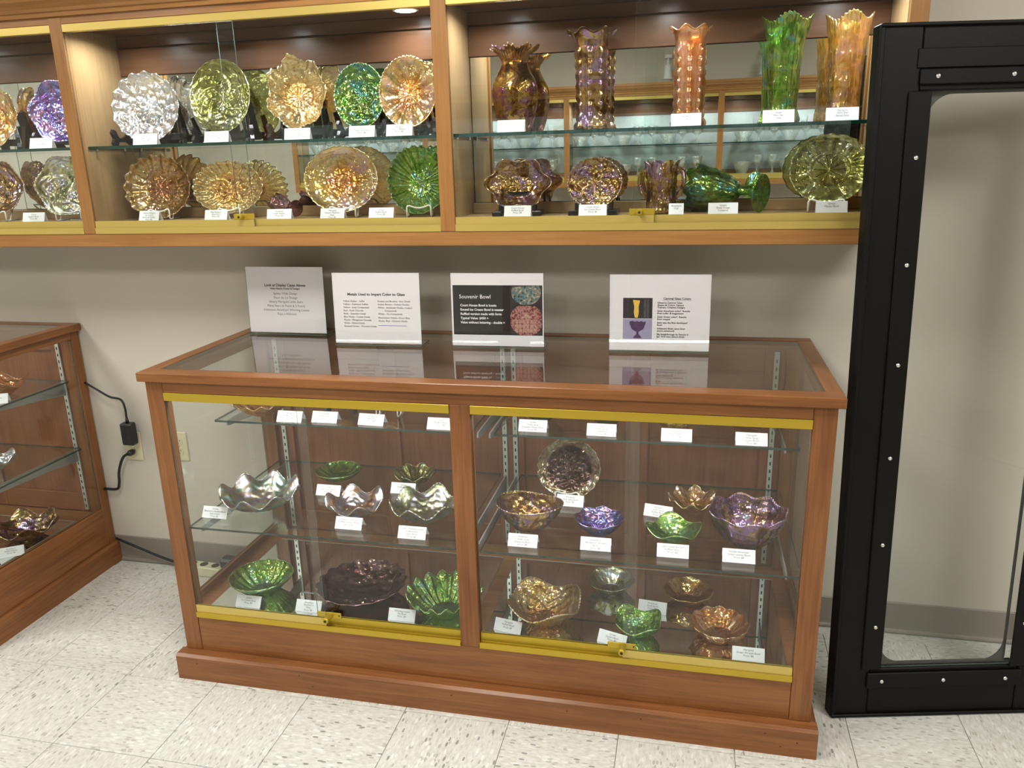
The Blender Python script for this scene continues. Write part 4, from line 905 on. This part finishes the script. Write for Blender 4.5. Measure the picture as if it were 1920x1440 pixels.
# top shelf
B_('T1', -.7388, -.3100, ZT, .0879, .0395, 'bowl', 'orange', 'ruffled_bowl', 'orange ruffled glass bowl tucked under the top rail', dict(lob=12, amp=.07, ramp=.03), R_('petals', 12, .002))
B_('T4', -.095, -.24, ZT, .060, .040, 'bowl', 'deepgreen', 'ruffled_bowl', 'dark green glass bowl on the top shelf beside the centre post', dict(lob=8, amp=.08, ramp=.03), R_('rays', 16, .0015))
B_('S1', .150, -.25, ZT, .062, .040, 'bowl', 'deepgreen', 'diamond_bowl', 'dark green glass bowl on the top shelf near the double shelf standards', dict(lob=4, amp=.08, ramp=.05), R_('rays', 16, .0015))
B_('S2', .345, -.25, ZT, .066, .040, 'bowl', 'olive', 'round_bowl', 'pale green glass bowl on the top shelf near the door overlap', dict(lob=10, amp=.03, ramp=.03), R_('rays', 14, .0015))
B_('S3', .545, -.27, ZT, .062, .042, 'deep', 'palegold', 'two_handle_bowl', 'pale gold glass nappy on the top shelf', dict(lob=2, amp=.03, ramp=.06), R_('petals', 10, .002))
B_('S4', .745, -.27, ZT, .062, .036, 'bowl', 'orange', 'square_bowl', 'pinkish marigold square glass bowl on the top shelf', dict(lob=4, amp=.08, ramp=.05), R_('petals', 8, .002), .75)
plate('T2', -.492, .826, .050, .048, .1, 'bronze', 'small_plate', 'small dark bronze glass plate on the top shelf', dict(lob=12, amp=.02, ramp=.02), R_('floral', 8, .0015), Y=-.255, tilt=.30, grp='c')
stand_black(-.492, -.245, ZT, .1, .030, .05, 'black plate stand on the top shelf of the display case')
plate('T3', -.330, .826, .052, .050, .05, 'orange', 'small_plate', 'small orange glass plate on the top shelf', dict(lob=12, amp=.02, ramp=.02), R_('petals', 9, .0015), Y=-.262, tilt=.30, grp='c')
stand_wire(-.330, -.250, ZT, .05, .034, 'white wire plate stand on the top shelf of the display case', h=.06)
plate('N1', .2204, .5860, .0995, .0935, 0, 'plumrim', 'scalloped_plate', 'round dark plum glass plate with a silvery scalloped rim standing on the middle shelf', dict(lob=20, amp=.012, ramp=.014), R_('floral', 9, .0015), Y=-.20, tilt=.30, grp='c', depth=.20)
stand_wire(.2204, -.195, ZM, 0, .036, 'white wire plate stand holding the plum plate on the middle shelf')
# neighbouring case
XC = -2.5625
B_('G1', -1.800, -.250, ZT, .090, .047, 'bowl', 'orange', 'ruffled_bowl', 'orange ruffled glass bowl on the neighbouring case top shelf', dict(lob=4, amp=.16, ramp=.06), R_('floral', 7, .002), .9, grp='l')
B_('G2', -1.850, -.290, ZM, .076, .040, 'bowl', 'white', 'ruffled_bowl', 'silvery iridescent ruffled glass bowl on the neighbouring case middle shelf', dict(lob=6, amp=.15, ramp=.05), R_('floral', 7, .002), .4, grp='l')
B_('G3', -1.760, -.470, ZM, .072, .033, 'bowl', 'green', 'small_bowl', 'green glass bowl on the neighbouring case middle shelf', dict(lob=8, amp=.06, ramp=.03), R_('rays', 14, .002), .4, grp='l')
B_('G4', -1.785, -.275, ZD, .110, .056, 'bowl', 'bronze', 'ruffled_bowl', 'bronze amber ruffled glass bowl on the neighbouring case deck', dict(lob=6, amp=.15, ramp=.05), R_('floral', 7, .002), .4, grp='l')
B_('G5', -1.900, -.520, ZD, .080, .050, 'bowl', 'green', 'round_bowl', 'green glass bowl on the neighbouring case deck', dict(lob=8, amp=.06, ramp=.03), R_('rays', 14, .002), .4, grp='l')

# ------------------------------------------------------------------ price cards
P_ = 'Price: $8'
for key, X, Z, ls, rz in (
    ('U1', -1.0899, ZU, ('White', 'Ruffled Plate', P_), .12), ('U2', -.844, ZU, ('Olive Green', 'Many Stars Plate', P_), .08), ('U3', -.5775, ZU, ('Marigold', 'Ruffled Bowl', P_), .12), ('U4', -.3741, ZU, ('Green', 'Little Stars Plate', P_), .05), ('U5', -.259, ZU, ('Marigold', 'Rays n Ribbons', P_), .05),
    ('L1', -1.1175, ZL, ('Amber Marigold', 'Ice Cream', 'Bowl with Ruffles', P_), -.1), ('L2', -.8796, ZL, ('Pale Marigold', 'Oval Bowl', P_), .0), ('L3', -.6633, ZL, ('Amethyst', 'Small Goblet', P_), .1), ('L4', -.4883, ZL, ('Marigold', 'Persian Medallion', 'Plate', P_), .0), ('L5', -.3322, ZL, ('Green', 'Ruffled Bowl', P_), .0),
    ('A2', -1.4697, ZU, ('Amethyst', 'Plate', P_), .1), ('A4', -1.5506, ZL, ('Green', 'Beaded Bowl', P_), .1),
    ('V1', .0688, ZU, ('Amethyst', 'Vase'), .0), ('V3', .5437, ZU, ('Marigold', 'Vase'), .0), ('V4', .777, ZU, ('Green', 'Ohio Star', 'Vase'), 0), ('V5', .9315, ZU, ('Marigold', 'Ohio Star', 'Flared Vase'), -.05),
    ('B1', .0814, ZL, ('Court House', 'Ruffled Bowl', P_), 0), ('B2', .2962, ZL, ('Court House', 'Ice Cream Bowl', P_), 0), ('B3', .5250, ZL, ('Amethyst', 'Cup'), 0), ('B4', .649, ZL, ('Green', 'Deep Grape', 'Compote'), 0), ('B5', .9243, ZL, ('Green', 'Master Bowl'), -.04)):
    card(X, -.222, Z, key, ls, rz, .078 if key != 'B3' else .04, .034, lean=.35)
for key, X, Y, Z, ls, rz in (
    ('T1', -.6159, -.3807, ZT, ('Marigold', 'Ruffled Bowl', P_), 0), ('T2', -.5044, -.3701, ZT, ('Amethyst', 'Small Plate'), 0), ('T3', -.3523, -.3736, ZT, ('Marigold', 'Small Plate', P_), -.05), ('T4', -.1309, -.3809, ZT, ('Green', 'Ruffled Bowl', P_), 0),
    ('S1', .1405, -.3608, ZT, ('Green', 'Holly Sprig', 'Diamond Shape Bowl', P_), 0), ('S2', .3394, -.3685, ZT, ('Green', 'Holly Sprig', 'Deep Bowl', P_), 0), ('S3', .5472, -.3818, ZT, ('Marigold', 'Holly Nappy', P_), 0), ('S4', .7451, -.3863, ZT, ('Marigold', 'Holly Sprig', 'Square Bowl', P_), 0),
    ('M1', -.8189, -.5247, ZM, ('Smoke', 'Blackberry Ruffled Bowl', 'Satin Finish', P_), 0), ('M2', -.545, -.3137, ZM, ('Green', 'Ice Cream Bowl', P_), 0), ('M3', -.3804, -.5281, ZM, ('Amethyst Little Stars', 'Ruffled Smooth Bowl', 'Satin Finish'), 0), ('M4', -.3101, -.2600, ZM, ('Green', 'Ruffled Bowl'), 0), ('M5', -.1758, -.5549, ZM, ('Green Whirling Leaves', 'Ruffled Bowl', 'Satin Finish', P_), 0),
    ('D1', -.7169, -.5665, ZD, ('Green', 'Ice Cream Bowl', P_), 0), ('D2', -.5207, -.5586, ZD, ('Amethyst', 'Blackberry', 'Plate', P_), 0), ('D3', -.2247, -.555, ZD, ('Whirling Leaves', 'Pie Bowl', P_), 0),
    ('N1', .2335, -.2694, ZM, ('Amethyst', 'Holly Sprig Bowl', P_), -.03), ('N2', .1437, -.5494, ZM, ('Amethyst', 'Holly Sprig', 'Diamond Bowl', P_), 0), ('N3', .3434, -.5373, ZM, ('Amethyst', 'Blackberry Wreath', 'Bowl', P_), 0), ('N4', .4981, -.3015, ZM, ('Marigold', 'Holly Sprig', 'Ruffled Bowl', P_), -.2), ('N5', .5489, -.5414, ZM, ('Light Green & Clear', 'Ruffled Square', P_), 0), ('N6', .7177, -.5415, ZM, ('Purple Amethyst', 'Grape Leaves Bowl', P_), 0),
    ('E1', .0936, -.5556, ZD, ('Marigold', 'Ruffled Bowl', P_), -.2), ('E2', .4926, -.3847, ZD, ('Amethyst', 'Small Bowl', P_), -.12), ('E3', .3900, -.5640, ZD, ('Green', 'Square Bowl', P_), -.3), ('E5', .7543, -.5712, ZD, ('Marigold', 'Grape Wreath Bowl', P_), 0)):
    card(X, Y, Z, key, ls, rz, .083, .036)
card(-1.725, -.345, ZT, 'G1', ('Marigold', 'Ruffled Bowl'), .5, .075, .036); card(-1.722, -.415, ZD, 'G4', ('Amethyst', 'Ruffled Bowl', P_), .6, .080, .036)

# ------------------------------------------------------------------ across the room: crystal in the other cabinet, spot lamps
gp = smooth_poly([(.002, .002), (.030, .001), (.032, .004), (.010, .010), (.006, .035), (.012, .055), (.032, .075), (.040, .105), (.042, .135), (.039, .134), (.036, .105), (.028, .080), (.010, .062)], 26)
gm = MB().lathe([tuple(q) for q in gp], 28); gme = mesh('crystal_goblet', gm.v, gm.f, 'clear', True)
bp = smooth_poly([(.002, .003), (.035, .001), (.045, .02), (.062, .05), (.080, .085), (.077, .086), (.058, .052), (.040, .024), (.010, .010)], 24)
bm_ = MB().lathe([tuple(q) for q in bp], 32); bme = mesh('crystal_bowl', bm_.v, bm_.f, 'clear', True)
k = 0
for zz in (ZU, ZL):
    for i in range(40):
        x = -2.55+i*.112
        if min(abs(x+s) for s in (-1.9, -.75, .40, 1.55, 2.7)) < .075: continue
        o = link('crystal_goblet' if k % 3 else 'crystal_bowl', gme if k % 3 else bme, None, (x, YF+.13, zz+.0005)); k += 1
        tag(o, 'clear %s on the %s of the cabinet across the room' % ('stemmed goblet' if (k-1) % 3 else 'pressed glass bowl', 'glass shelf' if zz == ZU else 'floor'), 'glassware', 'clear glassware across the room')
for x in (.35, 1.05):
    t = tag(empty('spot_lamp', (x, YF+.02, 2.22)), 'white spot lamp on the wall across the room', 'spot lamp', 'spot lamps across the room')
    MB().lathe([(.03, -.004), (.03, .02)], 20, 0, (0, 0, 0)).build('canopy', 'lampwhite', t)
    MB().tube([(0, 0, 0), (0, .05, -.02), (0, .07, -.06)], .008, 8).build('arm', 'lampwhite', t)
    MB().lathe([(.024, 0), (.026, -.04), (.032, -.09), (.045, -.10)], 24, 0, (0, .07, -.06)).build('lamp_head', 'lampwhite', t, smooth=True)
